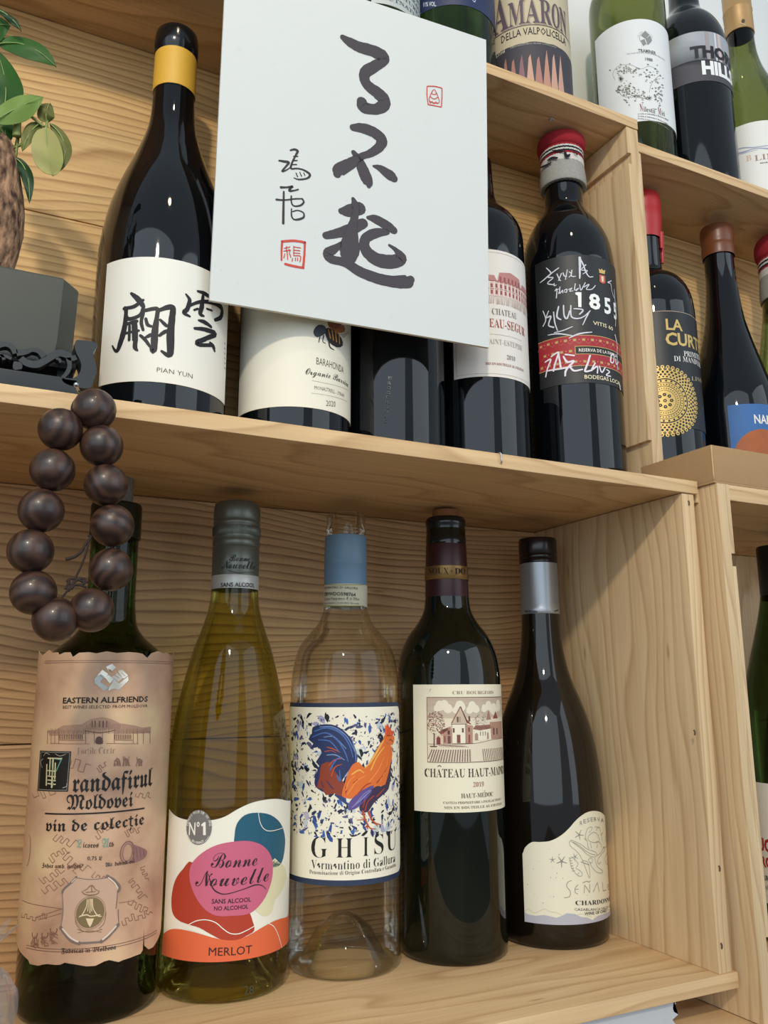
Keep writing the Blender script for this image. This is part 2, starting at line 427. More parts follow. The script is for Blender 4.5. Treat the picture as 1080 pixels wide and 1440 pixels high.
# lower crate
LC, lb, lo_ = crate('lower open pine crate holding the five front bottles', -.066, .4403, 0, .172, 0, .3091, .0115,
    backs=((0, .46), (.46, 1)), mats=(W_X2, W_Z, W_BACK), proud=.0035)
lb('side_board', (.4403, .0012, 0), (.4518, .172, .3088), W_Z, .0008)
lb('side_board', (-.0775, .0012, 0), (-.066, .172, .3088), W_Z, .0008)
# staple, nail holes and knot dents on the shelf edge and side board ends
bm = bmesh.new(); p = on((702, 637), 1, 0); q = on((704, 651), 1, 0)
tube(bm, [(p.x-.0002, .004, p.z), (p.x, -.0012, p.z-.0002), (p.x+.0003, -.0014, (p.z+q.z)/2), (q.x, -.001, q.z), (q.x, .003, q.z)], .0005)
for v in bm.verts: v.co -= lo_
obj('staple', bm, METAL, LC)
for px in ((1012, 1221), (1015, 1330), (969, 707), (977, 1030)):
    bm = bmesh.new(); P = on(px, 1, .0008); tube(bm, [(P.x-.0003, P.y+.0003, P.z+.0016), (P.x+.0002, P.y, P.z), (P.x, P.y+.0003, P.z-.0018)], .0006, 6)
    for v in bm.verts: v.co -= lo_
    obj('nail_head', bm, plain('5A4636', .6, name='rust'), LC)
# upper crate, shallower, set back on the deck of the lower one
UY, UZ0, UZ1 = .047, .3282, .6364
UC, ub, uo = crate('upper shallow pine crate holding the row of dark bottles and the plant', -.1130, .459, UY, .139, UZ0, UZ1, .0125,
    backs=((0, .52), (.52, 1)), mats=(W_X, W_Z, W_BACK2))
ub('side_board', (-.1255, UY+.0008, UZ0), (-.113, .139, UZ1-.0003), W_Z)
# right side board with two saw grooves: thick board, thinner where the grooves run
ub('side_board', (.4625, UY+.0008, UZ0), (.4715, .139, UZ1-.0003), W_Z)
ub('side_lining', (.459, UY+.0008, .3625), (.4627, .139, .6015), W_Z, .0005)
ub('side_lining', (.459, UY+.0008, .6115), (.4627, .139, UZ1-.0004), W_Z, .0005)
bm = bmesh.new(); c = on((775, 165), 2, UZ1)
tube(bm, [(c.x+.002*math.cos(t*1.3), c.y+.002*math.sin(t*1.3), UZ1-.0006-.0012*t*.5) for t in range(6)], .00045, 6)
for v in bm.verts: v.co -= uo
obj('bent_nail', bm, METAL, UC)
# upper right crate
RY = .060
RU, rb, ro = crate('upper right pine crate behind the cardboard tray', .4865, .98, RY, .152, .3252, .6275, .0105,
    backs=((0, .5), (.5, 1)), mats=(W_X2, W_Z, W_BACK2))
rb('side_board', (.476, RY+.0008, .3252), (.4865, .152, .6272), W_Z)
rb('side_board', (.98, RY+.0008, .3252), (.9905, .152, .6272), W_Z)
# lower right crate, standing further forward
RL, qb, qo = crate('lower right pine crate with notched side board beside the lower crate', .4712, .96, -.013, .163, -.0165, .3035, .0122, .0115,
    backs=((0, .5), (.5, 1)), mats=(W_X2, W_Z, W_Z), capx=True)
bm = bmesh.new()
def qbx(lo, hi): box(bm, Vector(lo)-qo, Vector(hi)-qo, .0006)
qbx((.4592, -.0132, -.028), (.4678, .171, .3150))
qobj = obj('side_board', bm, W_Z, RL, angle=50)
for z0, z1 in ((.2658, .3150), (.0215, .2570), (-.028, .012)):
    qb('side_lining', (.4678, -.0132, z0), (.4711, .163, z1), W_Z, .0004)
qb('side_board', (.9601, -.013, -.028), (.9722, .171, .3150), W_Z)
qb('end_joint', (.4568, .004, .3040), (.4594, .0195, .3148), W_Y, .0003)
# what the crates stand on
SB = thing('wooden_crate', 'bottom pine crate carrying the lower crates at the very bottom of the stack', 'crate', (-.2, -.03, -.4))
so = Vector(SB.location)
def sb(n, lo, hi, m): return boxes(n, [(Vector(lo)-so, Vector(hi)-so)], m, SB)
sb('top_board', (-.2, -.02, -.040), (1.0, .172, -.0285), W_X)
sb('side_board', (-.2, -.02, -.4), (-.188, .172, -.040), W_Z); sb('side_board', (.988, -.02, -.4), (1.0, .172, -.040), W_Z)
sb('back_board', (-.188, .160, -.4), (.988, .168, -.040), W_BACK2); sb('bottom_board', (-.188, -.02, -.4), (.988, .160, -.389), W_X)
TB = thing('sideboard_table', 'low wooden table under the crate stack', 'table', (-.3, -.06, -.75)); to = Vector(TB.location)
boxes('tabletop', [(Vector((-.3, -.06, -.43))-to, Vector((1.1, .185, -.40))-to)], W_X, TB)
for x in (-.27, 1.03):
    for y in (-.04, .13): boxes('leg', [(Vector((x, y, -.75))-to, Vector((x+.04, y+.04, -.43))-to)], W_Z, TB)
# pale foam strip under the lower crate with a torn right end
bm = bmesh.new(); pts = [(-.05, -.0285), (-.05, -.0098), (.404, -.0098)]
e0 = [(.4045+.0025*math.sin(i*2.1)+random.uniform(-.0015, .0015), -.0098-.0187*i/9) for i in range(10)]
pts = pts+e0
f = bm.faces.new([bm.verts.new((x+.05, 0, z+.0285)) for x, z in pts]); bmesh.ops.triangulate(bm, faces=[f])
r = bmesh.ops.extrude_face_region(bm, geom=list(bm.faces))
for e in r['geom']:
    if isinstance(e, bmesh.types.BMVert): e.co.y += .06
bmesh.ops.recalc_face_normals(bm, faces=bm.faces)
o = obj('foam_strip', bm, plain('B9BEC4', .7, name='foam', noise=.1, nscale=80)); o.location = (-.05, .004, -.0285)
tag(o, 'pale grey strip with a torn end wedged under the lower crate', 'packing strip')

# cardboard tray on the lower right crate
TR = thing('cardboard_tray', 'shallow brown cardboard tray on top of the lower right crate', 'tray', (.4575, -.0125, .3151)); t0 = Vector(TR.location)
CB = plain('B08D63', .85, name='cardboard', noise=.12, nscale=240)
tw = .0016
def tb_(n, lo, hi, bev=.0003): return boxes(n, [(Vector(lo)-t0, Vector(hi)-t0)], CB, TR, bev)
X0, Y0, Z0, X1, Y1, Z1 = .4575, -.0125, .3151, .80, .0565, .3425
tb_('bottom_panel', (X0, Y0, Z0), (X1, Y1, Z0+tw)); tb_('front_panel', (X0+.0014, Y0, Z0+tw), (X1, Y0+tw, Z1))
tb_('side_panel', (X0, Y0+.001, Z0+tw), (X0+tw, Y1, Z1)); tb_('back_panel', (X0+tw, Y1-tw, Z0+tw), (X1, Y1, Z1)); tb_('side_panel', (X1-tw, Y0+tw, Z0+tw), (X1, Y1-tw, Z1-.0002))
bm = bmesh.new(); tube(bm, [(0.0006, 0.0004, tw), (.0006, .0004, .0272)], .0007, 6); obj('folded_corner', bm, plain('C9A87C', .8, name='card_edge'), TR)

# ================================================================== BOTTLES: bodies
def bottle(label, x, y, z, prof, glass, R, group=None, punt=False, name='wine_bottle', inner=False):
    root = thing(name, label, 'bottle', (x, y, z), group=group)
    p = [(0, .004 if not punt else .032)]+([(.008, .030), (.018, .022), (.026, .008)] if punt else [(.02, .003)])+[(R*.83, .0006), (R*.88, 0), (R*.955, .0012), (R*.99, .004), (R, .009)]+prof
    lobj('glass_body', p, glass, root, 96, angle=60)
    return root
def bordeaux(R, h, s=.190, neck=.0145):
    """heights above the base"""
    return [(R, s-.02)]+cat([(R, s-.004), (R*.985, s+.006), (R*.93, s+.014), (R*.80, s+.022), (R*.63, s+.029), (R*.50, s+.036), (R*.435, s+.044), (neck*1.06, s+.056), (neck, h-.028)], 4)
def burg(R, h, s=.105, neck=.0148):
    return cat([(R, s-.02), (R*.995, s), (R*.95, s+.025), (R*.86, s+.050), (R*.74, s+.072), (R*.60, s+.092), (R*.49, s+.108), (R*.42, s+.122), (neck*1.03, s+.140), (neck*.99, h-.03)], 4)
def lip(r, h, d=.012):
    return [(r, h-d), (r+.0010, h-d+.0006), (r+.0013, h-d*.5), (r+.0008, h-.001), (r, h), (r-.003, h)]
B = {}
# -- lower row
x = .0800; R1 = .0385
B['b1'] = bottle('green glass bottle with a peeling parchment-look label, far left of the lower crate', x, .130, 0, [(R1, .17)]+cat([(R1, .176), (.0375, .188), (.031, .199), (.022, .207), (.0168, .2145), (.0152, .224), (.0146, .235), (.0146, .272)], 4)+lip(.0140, .291, .016), G_GREEN, R1)
B['b2'] = bottle('olive green screw-cap bottle with a wavy pink and orange label', .1592, .129, 0, cat([(.0394, .06), (.0394, .100), (.0379, .135), (.0338, .166), (.0264, .198), (.0216, .212), (.0172, .2264), (.0155, .240), (.0150, .262)], 5)+[(.0148, .290)], G_OLIVE, .0394, punt=True)
B['b3'] = bottle('clear empty bottle with a rooster picture on its label', .2398, .128, 0, [(.0375, .15)]+cat([(.0375, .160), (.0372, .180), (.0352, .194), (.0318, .2045), (.0255, .213), (.0198, .2195), (.0165, .227), (.0150, .236), (.0146, .280)], 5)+[(.0141, .283), (.0141, .2853), (.0146, .2862), (.0146, .2885), (.0140, .2895), (.0140, .2975), (.0130, .2992), (.0100, .2992), (.0095, .285), (.0095, .24)], G_CLEAR, .0375, punt=True)
B['b4'] = bottle('dark bordeaux bottle with a chateau engraving and a dark red capsule', .3182, .119, 0, [(.0374, .165)]+cat([(.0374, .176), (.0370, .187), (.0345, .201), (.0295, .2125), (.0222, .2225), (.0178, .231), (.0163, .240), (.0157, .252)], 5)+[(.0146, .296)], G_GREENB, .0374)
B['b5'] = bottle('dark burgundy bottle with a silver neck and a sea creature label', .4022, .118, 0, cat([(.0403, .06), (.0403, .095), (.0385, .121), (.0345, .145), (.0285, .164), (.0222, .180), (.0185, .193), (.0162, .207), (.0150, .2225), (.0147, .235)], 5)+[(.0142, .28)], G_BROWN, .0403)
# -- upper row, standing in the upper crate
Z = UZ0
B['pian'] = bottle('tall black bottle with a yellow capsule band beside the potted plant', .094, .0875, Z, cat([(.0412, .05), (.0412, .095), (.0405, .120), (.0372, .143), (.0318, .163), (.0240, .184), (.0188, .199), (.0153, .2125), (.0138, .228), (.0134, .246)], 5)+[(.0132, .27)], G_BLACK, .0412)
B['bara'] = bottle('dark bottle with a bee on its cream label, half behind the calligraphy card', .1838, .088, Z, bordeaux(.0375, .295), G_BLACK, .0375)
B['dark'] = bottle('plain black bottle with no visible label under the right half of the calligraphy card', .2600, .091, Z, bordeaux(.0375, .295), G_BLACK, .0375)
B['chat'] = bottle('dark bottle with a pink palace engraving label at the right edge of the calligraphy card', .3345, .092, Z, bordeaux(.0375, .29, .187), G_BLACK, .0375)
B['sign'] = bottle('black bottle with white signatures and a red banded label wearing a knitted sock cap', .4205, .086, Z, [(.0375, .17)]+cat([(.0375, .175), (.0372, .186), (.0345, .205), (.0280, .221), (.0205, .232), (.0168, .239), (.0158, .245), (.0158, .26)], 5)+[(.015, .29)], G_BLACK, .0375)
# -- right crate
Z = .3252
B['lac'] = bottle('black bottle with red dripping wax and a gold lace medallion label', .5286, .105, Z, [(.0375, .17)]+cat([(.0375, .176), (.0365, .186), (.0345, .195), (.0300, .2045), (.0240, .211), (.0175, .2145), (.0135, .218), (.0128, .226), (.0128, .25)], 5)+[(.0128, .28)], G_BLACK, .0375)
B['nam'] = bottle('black burgundy bottle with brown wax top and an orange planet label', .629, .110, Z, cat([(.0395, .07), (.0395, .095), (.0370, .118), (.0315, .140), (.0260, .160), (.0215, .178), (.0180, .195), (.0155, .218), (.0138, .245), (.0138, .27)], 5)+[(.0138, .288)], G_BLACK, .0395)
B['sock'] = bottle('dark bottle with a silver collar under a sock cap at the right picture edge', .7065, .100, Z, cat([(.0355, .07), (.0355, .10), (.0345, .13), (.031, .16), (.026, .19), (.0225, .212)], 5)+[(.0205, .235), (.0185, .245), (.0165, .28)], G_OLIVE2, .0355)
# -- lower right crate
B['rom'] = bottle('green bottle with a white red-lettered label in the lower right crate', .6075, .062, -.0165, [(.0378, .15)]+cat([(.0378, .165), (.0370, .178), (.0340, .192), (.028, .215), (.0225, .235), (.0175, .255), (.0145, .272)], 5)+[(.014, .30)], G_GREEN, .0378, punt=True)
B['rom2'] = bottle('dark green bottle behind the red-lettered white label bottle', .680, .105, -.0165, burg(.0395, .29), G_GREENB, .0395)
# -- on top of the crates
ZT = .6459; ZR = .6370
B['tgreen'] = bottle('green bottle with a pale blue printed label above the calligraphy card', .246, .094, ZT, bordeaux(.0365, .30), G_GREEN, .0365)
B['tblue'] = bottle('dark green bottle with a navy blue label on the top shelf', .3165, .094, ZT, bordeaux(.0372, .30), G_GREEN, .0372)
B['amar'] = bottle('black bottle with a parchment label showing tall shaded purple letters', .3925, .092, ZT, bordeaux(.0372, .30), G_BLACK, .0372)
B['nil'] = bottle('olive green bottle with a white sketch map label on the top shelf', .5465, .125, ZR, bordeaux(.0372, .32, .21), G_OLIVE2, .0372)
B['thorn'] = bottle('black bottle with a silver and charcoal banded label on the top shelf', .626, .122, ZR, [(.0385, .165)]+cat([(.0385, .176), (.038, .188), (.0350, .203), (.029, .217), (.021, .228), (.0165, .237), (.0152, .25)], 5)+[(.0145, .29)], G_BLACK, .0385)
B['blin'] = bottle('green glass bottle with a beige capsule and a white label, top right corner', .7095, .122, ZR, cat([(.0395, .07), (.0395, .11), (.0375, .137), (.0315, .163), (.0240, .182), (.0190, .197), (.0155, .214), (.0142, .23)], 5)+[(.0138, .29)], G_OLIVE2, .0395, punt=True)

# ================================================================== CAPSULES, CORKS, LABELS
def cyl_rect(root, R, pxL, pxT, pxB, uR, mat, rad=0, uL=None, **k):
    """rectangular label: left edge, top and bottom read off the picture, right end given as u"""
    S = Cyl(root, R+.0001); u0 = S.uv(pxL)[0] if uL is None else uL; v1 = S.uv(pxT)[1]; v0 = S.uv(pxB)[1]
    a = Art(S); a.polyuv(rect(u0, uR, v0, v1, rad), mat, w=0); return a.done('label', root, thick=.0003), u0, v0, v1
def band(root, name, r0, r1, z0, z1, mat, seg=64, extra=None):
    return lobj(name, [(r0, z0)]+(extra or [])+[(r1, z1)], mat, root, seg)

# ---------- b1: parchment label bottle
b = B['b1']
lobj('cork', [(0, .316), (.0088, .316), (.0096, .315), (.0097, .293), (.0095, .285)], plain('8D8475', .9, name='cork', noise=.55, nscale=420), b, 40)
lobj('neck_tape', [(.0150, .2695), (.0157, .2697), (.0158, .2905), (.0150, .2920), (.0128, .2926)], plain('12190F', .35, name='tape'), b, 48)
R = .0396; S = Cyl(b, R); c1 = crop(30, 900, 4.909); c2 = crop(20, 1120, 4.909); cz = crop(0, 900, 2.665)
def uvs(C, *p): return [S.uv(C(q)[0]) for q in p]
m, nt, bs = newmat('parchment')
tc = nt.nodes.new('ShaderNodeTexCoord'); n = nt.nodes.new('ShaderNodeTexNoise'); n.inputs['Scale'].default_value = 22; n.inputs['Detail'].default_value = 8
rp = nt.nodes.new('ShaderNodeValToRGB'); nt.links.new(tc.outputs['Object'], n.inputs['Vector']); nt.links.new(n.outputs[0], rp.inputs[0]); nt.links.new(rp.outputs[0], bs.inputs['Base Color'])
e = rp.color_ramp.elements; e[0].position = .33; e[0].color = srgb('A98268'); e[1].position = .68; e[1].color = srgb('E3C79C'); x = e.new(.5); x.color = srgb('D0A98A')
bs.inputs['Roughness'].default_value = .6; PARCH = m
top = [(105, 100), (125, 84), (165, 90), (185, 130), (215, 88), (255, 85), (262, 102), (300, 86), (340, 84), (357, 118), (400, 88), (470, 84), (520, 92), (590, 78), (660, 90), (740, 83), (800, 88), (835, 95), (868, 124), (895, 92), (940, 76), (975, 92), (1000, 84)]
bot = [(955, 1040), (925, 1055), (897, 1030), (893, 905), (884, 1060), (870, 1085), (835, 1098), (800, 1112), (745, 1130), (720, 1142), (655, 1128), (620, 1138), (560, 1168), (500, 1172), (430, 1160), (350, 1146), (320, 1160), (290, 1162), (230, 1155), (195, 1160), (170, 1168), (110, 1155), (100, 1128), (82, 1122), (78, 1060), (85, 955), (72, 1090), (40, 1100)]
T = uvs(c1, *top); Bt = uvs(c2, *bot); uLx = -R*1.55
vT = sum(t[1] for t in T)/len(T); vB = sum(t[1] for t in Bt)/len(Bt)
pts = [(uLx, vT+.002)]+[(-R*1.3, vT-.001), (-R*1.1, vT+.002)]+[t for t in T if -R*1.05 < t[0] < R*.95]+[(R*1.1, vT-.001), (R*1.3, vT+.002), (R*1.6, vT)]
pts += [(R*1.6, vB+.012), (R*1.45, vB+.006)]+[t for t in Bt if -R*1.05 < t[0] < R*1.2]+[(-R*1.25, vB+.002), (uLx, vB+.006)]
a = Art(S); a.polyuv(pts, PARCH, w=0); L = a.done('label', b, thick=.0003)
a = Art(S, c1); INK = '2A1B16'; SEP = '7A5442'; SEP2 = '8E624C'
# thin frame lines
for dv in (.0045, .0056): a.polyuv([(-R*1.2, vT-dv), (R*1.25, vT-dv), (R*1.25, vT-dv+.00025), (-R*1.2, vT-dv+.00025)], SEP)
for dv in (.0052, .0065): a.polyuv([(-R*1.1, vB+dv), (R*1.0, vB+dv), (R*1.0, vB+dv+.0003), (-R*1.1, vB+dv+.0003)], SEP)
a.layer = 2
a.text('EASTERN ALLFRIENDS', (290, 437), (868, 425), 40, '1E1512', 'sansb'); a.text('BEST WINES SELECTED FROM MOLDOVA', (290, 474), (866, 464), 22, '4A352C')
# silver double-E emblem
SIL = plain('D9D2C2', .25, .6, name='silver_foil'); SIL2 = plain('9FA09A', .3, .6, name='silver_foil')
a.poly([(505, 270), (540, 225), (575, 255), (545, 290), (605, 330), (570, 352), (510, 300)], SIL2); a.poly([(605, 330), (640, 270), (675, 300), (735, 250), (738, 280), (670, 348), (640, 335), (600, 350)], SIL)
for q in ([(530, 240), (560, 205), (600, 235), (575, 262)], [(585, 185), (625, 165), (655, 190), (625, 215), (610, 200), (600, 212)], [(625, 255), (660, 228), (700, 262), (668, 290)], [(665, 215), (695, 205), (735, 245), (705, 268), (680, 240)], [(575, 255), (600, 240), (640, 270), (610, 300)]): a.poly(q, SIL)
for q in ([(540, 240, 5), (568, 262, 5)], [(600, 200, 5), (628, 222, 5)], [(640, 240, 5), (672, 262, 5)], [(690, 225, 4), (716, 250, 4)]): a.rib(q, 'A58E6E')
L1 = a.done('emblem_print', L)
a = Art(S, c1); rnd = random.Random(3)
# fortress engraving
a.poly([(185, 625), (240, 620), (290, 590), (420, 582), (480, 545), (560, 532), (620, 545), (680, 575), (780, 590), (830, 605), (892, 598), (888, 640), (640, 650), (640, 618), (450, 618), (440, 650), (200, 660)], 'B08C74')
a.layer = 1
for i in range(70):
    x = 190+i*10; yt = 545+abs(i-37)*2.2 if 25 < i < 50 else 600; a.rib([(x, yt+8+rnd.random()*18, 2.5), (x+rnd.uniform(-4, 4), 640+rnd.random()*8, 2.5)], '7E5A4C', caps=False)
for x0, x1 in ((265, 435), (645, 765)):
    for i in range(int((x1-x0)/12)): a.rib([(x0+i*12, 652, 6), (x0+i*12, 685, 6)], '6B473C', n=2, caps=False)
    a.rib([(x0, 690, 4), (x1, 692, 4)], '8A6350', n=2); a.rib([(x0-60, 713, 3), (x1+40, 716, 3)], '8A6350', n=2)
for x in (185, 210, 235, 262, 445, 505, 560, 640, 770, 800, 840, 885): a.rib([(x, 628, 4), (x, 716, 4)], '8A6350', n=2, caps=False)
for x in (490, 540, 590, 510, 565): a.rib([(x, 560, 7), (x, 600, 9)], '6B473C', n=2)
a.poly([(515, 716), (515, 680), (538, 664), (560, 680), (562, 716)], '5E4038', 2)
a.rib([(440, 625, 5), (540, 640, 5), (650, 622, 5)], '6B473C')
a.text('Porțile Centr', (388, 788), (645, 782), 46, '9B7B66', 'serif', -.02)
for x0, y0 in ((640, 800), (700, 820), (790, 770)):
    a.ring((x0+20, 870), 22, 5, '8A6350', a0=0, a1=180, ry=50)
    for i in range(9): a.rib([(x0+rnd.random()*50, 800+rnd.random()*40, 4), (x0+rnd.random()*50, 870, 4)], '94705E', n=2, caps=False)
# street plan lines
def meander(C, x, y, n, s, col, wd, ang=0):
    ca, sa = math.cos(ang), math.sin(ang); q = [(0, 0)]; d = 1
    for i in range(n):
        q += [(q[-1][0], q[-1][1]+d*s*rnd.uniform(.6, 1.6))]; q += [(q[-1][0]+s*rnd.uniform(.4, .9), q[-1][1])]; d = -d
    a.C = C
    for p0, p1 in zip(q, q[1:]): a.rib([(x+p0[0]*ca-p0[1]*sa, y+p0[0]*sa+p0[1]*ca, wd), (x+p1[0]*ca-p1[1]*sa, y+p1[0]*sa+p1[1]*ca, wd)], col, n=1, caps=False)
a.layer = 0
for args in ((c1, 350, 830, 4, 50, SEP2, 4.2, .3), (c1, 520, 880, 4, 36, SEP2, 4.2, -.6), (c1, 80, 1060, 6, 45, SEP2, 4.2, -.4), (c1, 790, 1060, 5, 30, SEP2, 4.2, .4),
             (c2, 170, 560, 7, 40, SEP2, 4.2, -.7), (c2, 190, 640, 7, 40, SEP2, 4.2, -.7), (c2, 300, 260, 6, 42, SEP2, 4.2, .7), (c2, 240, 420, 7, 36, SEP2, 4.2, -.6), (c2, 380, 380, 5, 40, SEP2, 4.2, .75),
             (c2, 560, 270, 8, 32, SEP2, 4.2, -.6), (c2, 760, 240, 6, 30, SEP2, 4.2, -.5), (c2, 820, 560, 8, 34, SEP2, 4.2, .9), (c2, 790, 720, 8, 32, SEP2, 4.2, .4), (c2, 740, 860, 8, 34, SEP2, 4.2, -.3), (c2, 560, 520, 4, 36, SEP2, 4.2, .7), (c2, 60, 800, 6, 28, SEP2, 4.2, .2), (c2, 180, 820, 4, 26, SEP2, 4.2, -.15), (c2, 420, 460, 4, 40, SEP2, 4.2, .7), (c2, 900, 480, 6, 26, SEP2, 4.2, 1.2)):
    meander(*args)
a.C = c2
a.rib([(60, 715, 3), (200, 755, 3), (340, 775, 3)], SEP); a.rib([(720, 735, 3), (830, 715, 3)], SEP)
a.rib([(150, 835, 3), (330, 775, 3)], SEP); a.rib([(170, 850, 3), (330, 805, 3)], SEP)
for cx, cy in ((145, 960), (215, 960), (275, 930)):
    a.ring((cx, cy-10), 24, 7, '7E5A4C', a0=-200, a1=30); 
    for i in range(12): a.rib([(cx-30+rnd.random()*60, cy+rnd.random()*80, 6), (cx-30+rnd.random()*60, cy+10+rnd.random()*80, 6)], '8A6350', n=2)
# barrel
a.layer = 1
for i, (rx, col) in enumerate(((38, '8A5F58'), (30, '94706A'))): a.ring((780, 385), 52-i*16, 8, col, ry=72-i*14)
a.poly([(800, 330), (860, 345), (912, 375), (900, 420), (850, 448), (800, 450), (830, 390)], '946C66', 3)
for i in range(4): a.rib([(815+i*24, 345+i*6, 4), (822+i*24, 440-i*8, 4)], '6B473C', n=3)
a.ring((100, 370), 36, 5, SEP, ry=100, a0=-90, a1=90)
L2 = a.done('engraving_print', L)
# blackletter title
a = Art(S, c1); a.layer = 2
a.poly([(135, 762), (347, 768), (325, 1045), (117, 1038)], '14120F'); a.layer = 3
for q in ([(143, 772, 4), (338, 776, 4), (317, 1036, 4), (126, 1030, 4), (143, 772, 4)],): 
    for p0, p1 in zip(q, q[1:]): a.rib([p0, p1], '8C9088', n=1)
for q in ([(190, 815, 9), (280, 818, 9)], [(182, 860, 10), (178, 1000, 12)], [(205, 815, 10), (200, 930, 9)], [(225, 820, 12), (215, 1015, 14)], [(240, 850, 10), (236, 960, 10)]): a.rib(q, 'D5CDA0')
for q in ([(285, 815, 9), (245, 905, 8)], [(218, 835, 8), (222, 1005, 7)], [(232, 820, 5), (275, 825, 5)]): a.rib(q, '5C9A92')
for y in (900, 938, 965, 990): a.rib([(188, y, 7), (240, y+6, 8)], 'D5CDA0')
for q in ([(160, 800, 4), (175, 780, 4), (200, 790, 4)], [(240, 785, 4), (270, 800, 4), (310, 788, 4)], [(150, 880, 4), (140, 840, 4), (155, 820, 4)], [(290, 1020, 5), (315, 1010, 5), (318, 990, 4)]): a.rib(q, 'A9A597')
a.text('randafirul', (352, 1050), (898, 1004), 132, '17110F', 'frak', .004)
a.C = c2; a.text('Moldovei', (360, 88), (815, 66), 104, '17110F', 'frak', .004)
a.rib([(218, 116, 10), (895, 80, 10)], '17110F', n=12, caps=False)
a.text('vin de colecție', (222, 236), (890, 192), 82, '1E1512', 'frak', .002)
a.text('L', (434, 352), (465, 352), 58, '7FA08A', 'frak'); a.text('icoros', (474, 352), (582, 352), 36, INK, 'frak'); a.text('A', (603, 352), (652, 352), 66, '7FA08A', 'frak'); a.text('lb', (655, 346), (686, 345), 32, INK, 'frak')
a.text('0,75 L', (505, 438), (605, 438), 28, INK, 'frak')
a.text('Zahar amb. gr/dm³', (196, 486), (478, 492), 30, INK, 'frak'); a.text('Alc. dobind. vol.', (628, 484), (830, 456), 28, INK, 'frak')
a.text('Fabricat în Moldova', (326, 1078), (700, 1052), 34, '2F1F1A', 'frak')
L3 = a.done('title_lettering', L)
# parchment scroll with crest, slightly embossed
a = Art(S, c2); a.layer = 1
a.poly([(425, 560), (640, 560), (722, 640), (700, 770), (718, 870), (640, 990), (440, 1010), (325, 915), (340, 790), (330, 650)], 'C9A68E'); a.layer = 2
for q, wd in (([(335, 665), (345, 640), (400, 590), (430, 555)], 16), ([(430, 560), (530, 572), (640, 560)], 5), ([(640, 548), (690, 580), (725, 625), (715, 655)], 20), ([(712, 655), (700, 770)], 7), ([(716, 780), (718, 880)], 6), ([(715, 885), (650, 960), (600, 1000)], 26), ([(600, 1002), (520, 1008), (455, 1010)], 14), ([(450, 1012), (390, 985), (325, 905)], 26), ([(325, 900), (340, 790), (335, 670)], 6)):
    a.rib([(x, y, wd) for x, y in q], '7C6A62')
a.layer = 3
for q, wd in (([(650, 560), (690, 595), (712, 630)], 9), ([(700, 895), (650, 950), (610, 985)], 12), ([(440, 1000), (390, 972), (338, 912)], 12), ([(400, 590), (425, 565)], 6)): a.rib([(x, y, wd) for x, y in q], 'E2CFBB')
GO = '7F6A45'
a.disc((525, 800), 98, GO, ry=106); a.layer = 4
a.ring((525, 800), 106, 4, '9A7F5C', ry=114)
for q in ([(505, 710, 6), (498, 760, 6), (470, 815, 7), (450, 830, 6)], [(525, 705, 6), (523, 800, 6)], [(540, 705, 6), (545, 770, 6), (575, 820, 7), (600, 825, 6)], [(515, 708, 5), (508, 790, 5)], [(532, 708, 5), (536, 790, 5)], [(455, 825, 8), (500, 815, 8), (530, 825, 8), (590, 815, 8)]): a.rib(q, 'E6CFA8')
a.poly([(495, 840), (550, 840), (535, 880), (523, 900), (510, 880)], 'E6CFA8')
for q in ([(470, 655, 7), (485, 672, 7), (525, 680, 8), (575, 670, 7), (585, 650, 6)], [(480, 650, 5), (500, 640, 6), (535, 612, 8), (560, 640, 6), (578, 648, 5)], [(535, 612, 6), (535, 660, 6)], [(495, 660, 6), (560, 655, 6)], [(440, 915, 5), (520, 935, 6), (605, 915, 5)], [(440, 940, 4), (520, 925, 4), (600, 935, 4)], [(425, 830, 5), (430, 880, 5), (470, 925, 4)], [(632, 800, 5), (620, 870, 5), (585, 910, 4)]): a.rib(q, '8C6A45')
L4 = a.done('crest_print', L)

# ---------- b2: screw cap, wavy label
b = B['b2']; GR = plain('6E7268', .35, .55, name='grey_cap'); GR2 = plain('8C8F86', .3, .6, name='grey_cap')
z = [.2404, .243, .2715]
lobj('capsule', [(.0153, .2435), (.01565, .2440), (.0157, .2680), (.0152, .2690), (.0158, .2700), (.0159, .2730), (.0155, .2740), (.0159, .2750), (.0160, .2757)], GR, b, 64)
bm = bmesh.new()
for k in range(90):
    t = 2*PI*k/90; x0 = .0157*math.cos(t); y0 = .0157*math.sin(t)
    q = [bm.verts.new((r*math.cos(t+d), r*math.sin(t+d), zz)) for r, d, zz in ((.0154, -.02, .2765), (.0162, 0, .2772), (.0154, .02, .2765), (.0154, -.02, .2832), (.0162, 0, .2824), (.0154, .02, .2832))]
    for f in ((0, 1, 4, 3), (1, 2, 5, 4), (0, 2, 1), (3, 4, 5)): bm.faces.new([q[i] for i in f])
lathe(bm, [(.0154, .2755), (.0154, .2845)], 64); ck = obj('knurled_band', bm, GR, b, angle=20)
lobj('screw_cap', [(.0154, .2838), (.0157, .2845), (.0157, .2862), (.0153, .2870), (.0158, .2880), (.0157, .2950), (.0150, .2985), (.0142, .2996), (.0134, .2990), (0, .2990)], GR, b, 64)
lobj('capsule_band', [(.0157, .2404), (.0158, .2406), (.0158, .2492), (.0157, .2494)], plain('C9C9C2', .4, .3, name='silver_band'), b, 64)
S = Cyl(b, .0159); C = crop(210, 680, 1.895); a = Art(S, C); a.k = .00042
a.text('SANS ALCOOL', (191, 276), (279, 277), 11, '1A1A1A', 'sans', .01); a.text('Bonne', (213, 207), (268, 208), 18, '2C2E2A', 'script'); a.text('Nouvelle', (193, 228), (281, 230), 22, '2C2E2A', 'script'); a.rib([(205, 229, 1), (235, 238, 1.6), (262, 236, 1), (280, 238, 1)], '2C2E2A')
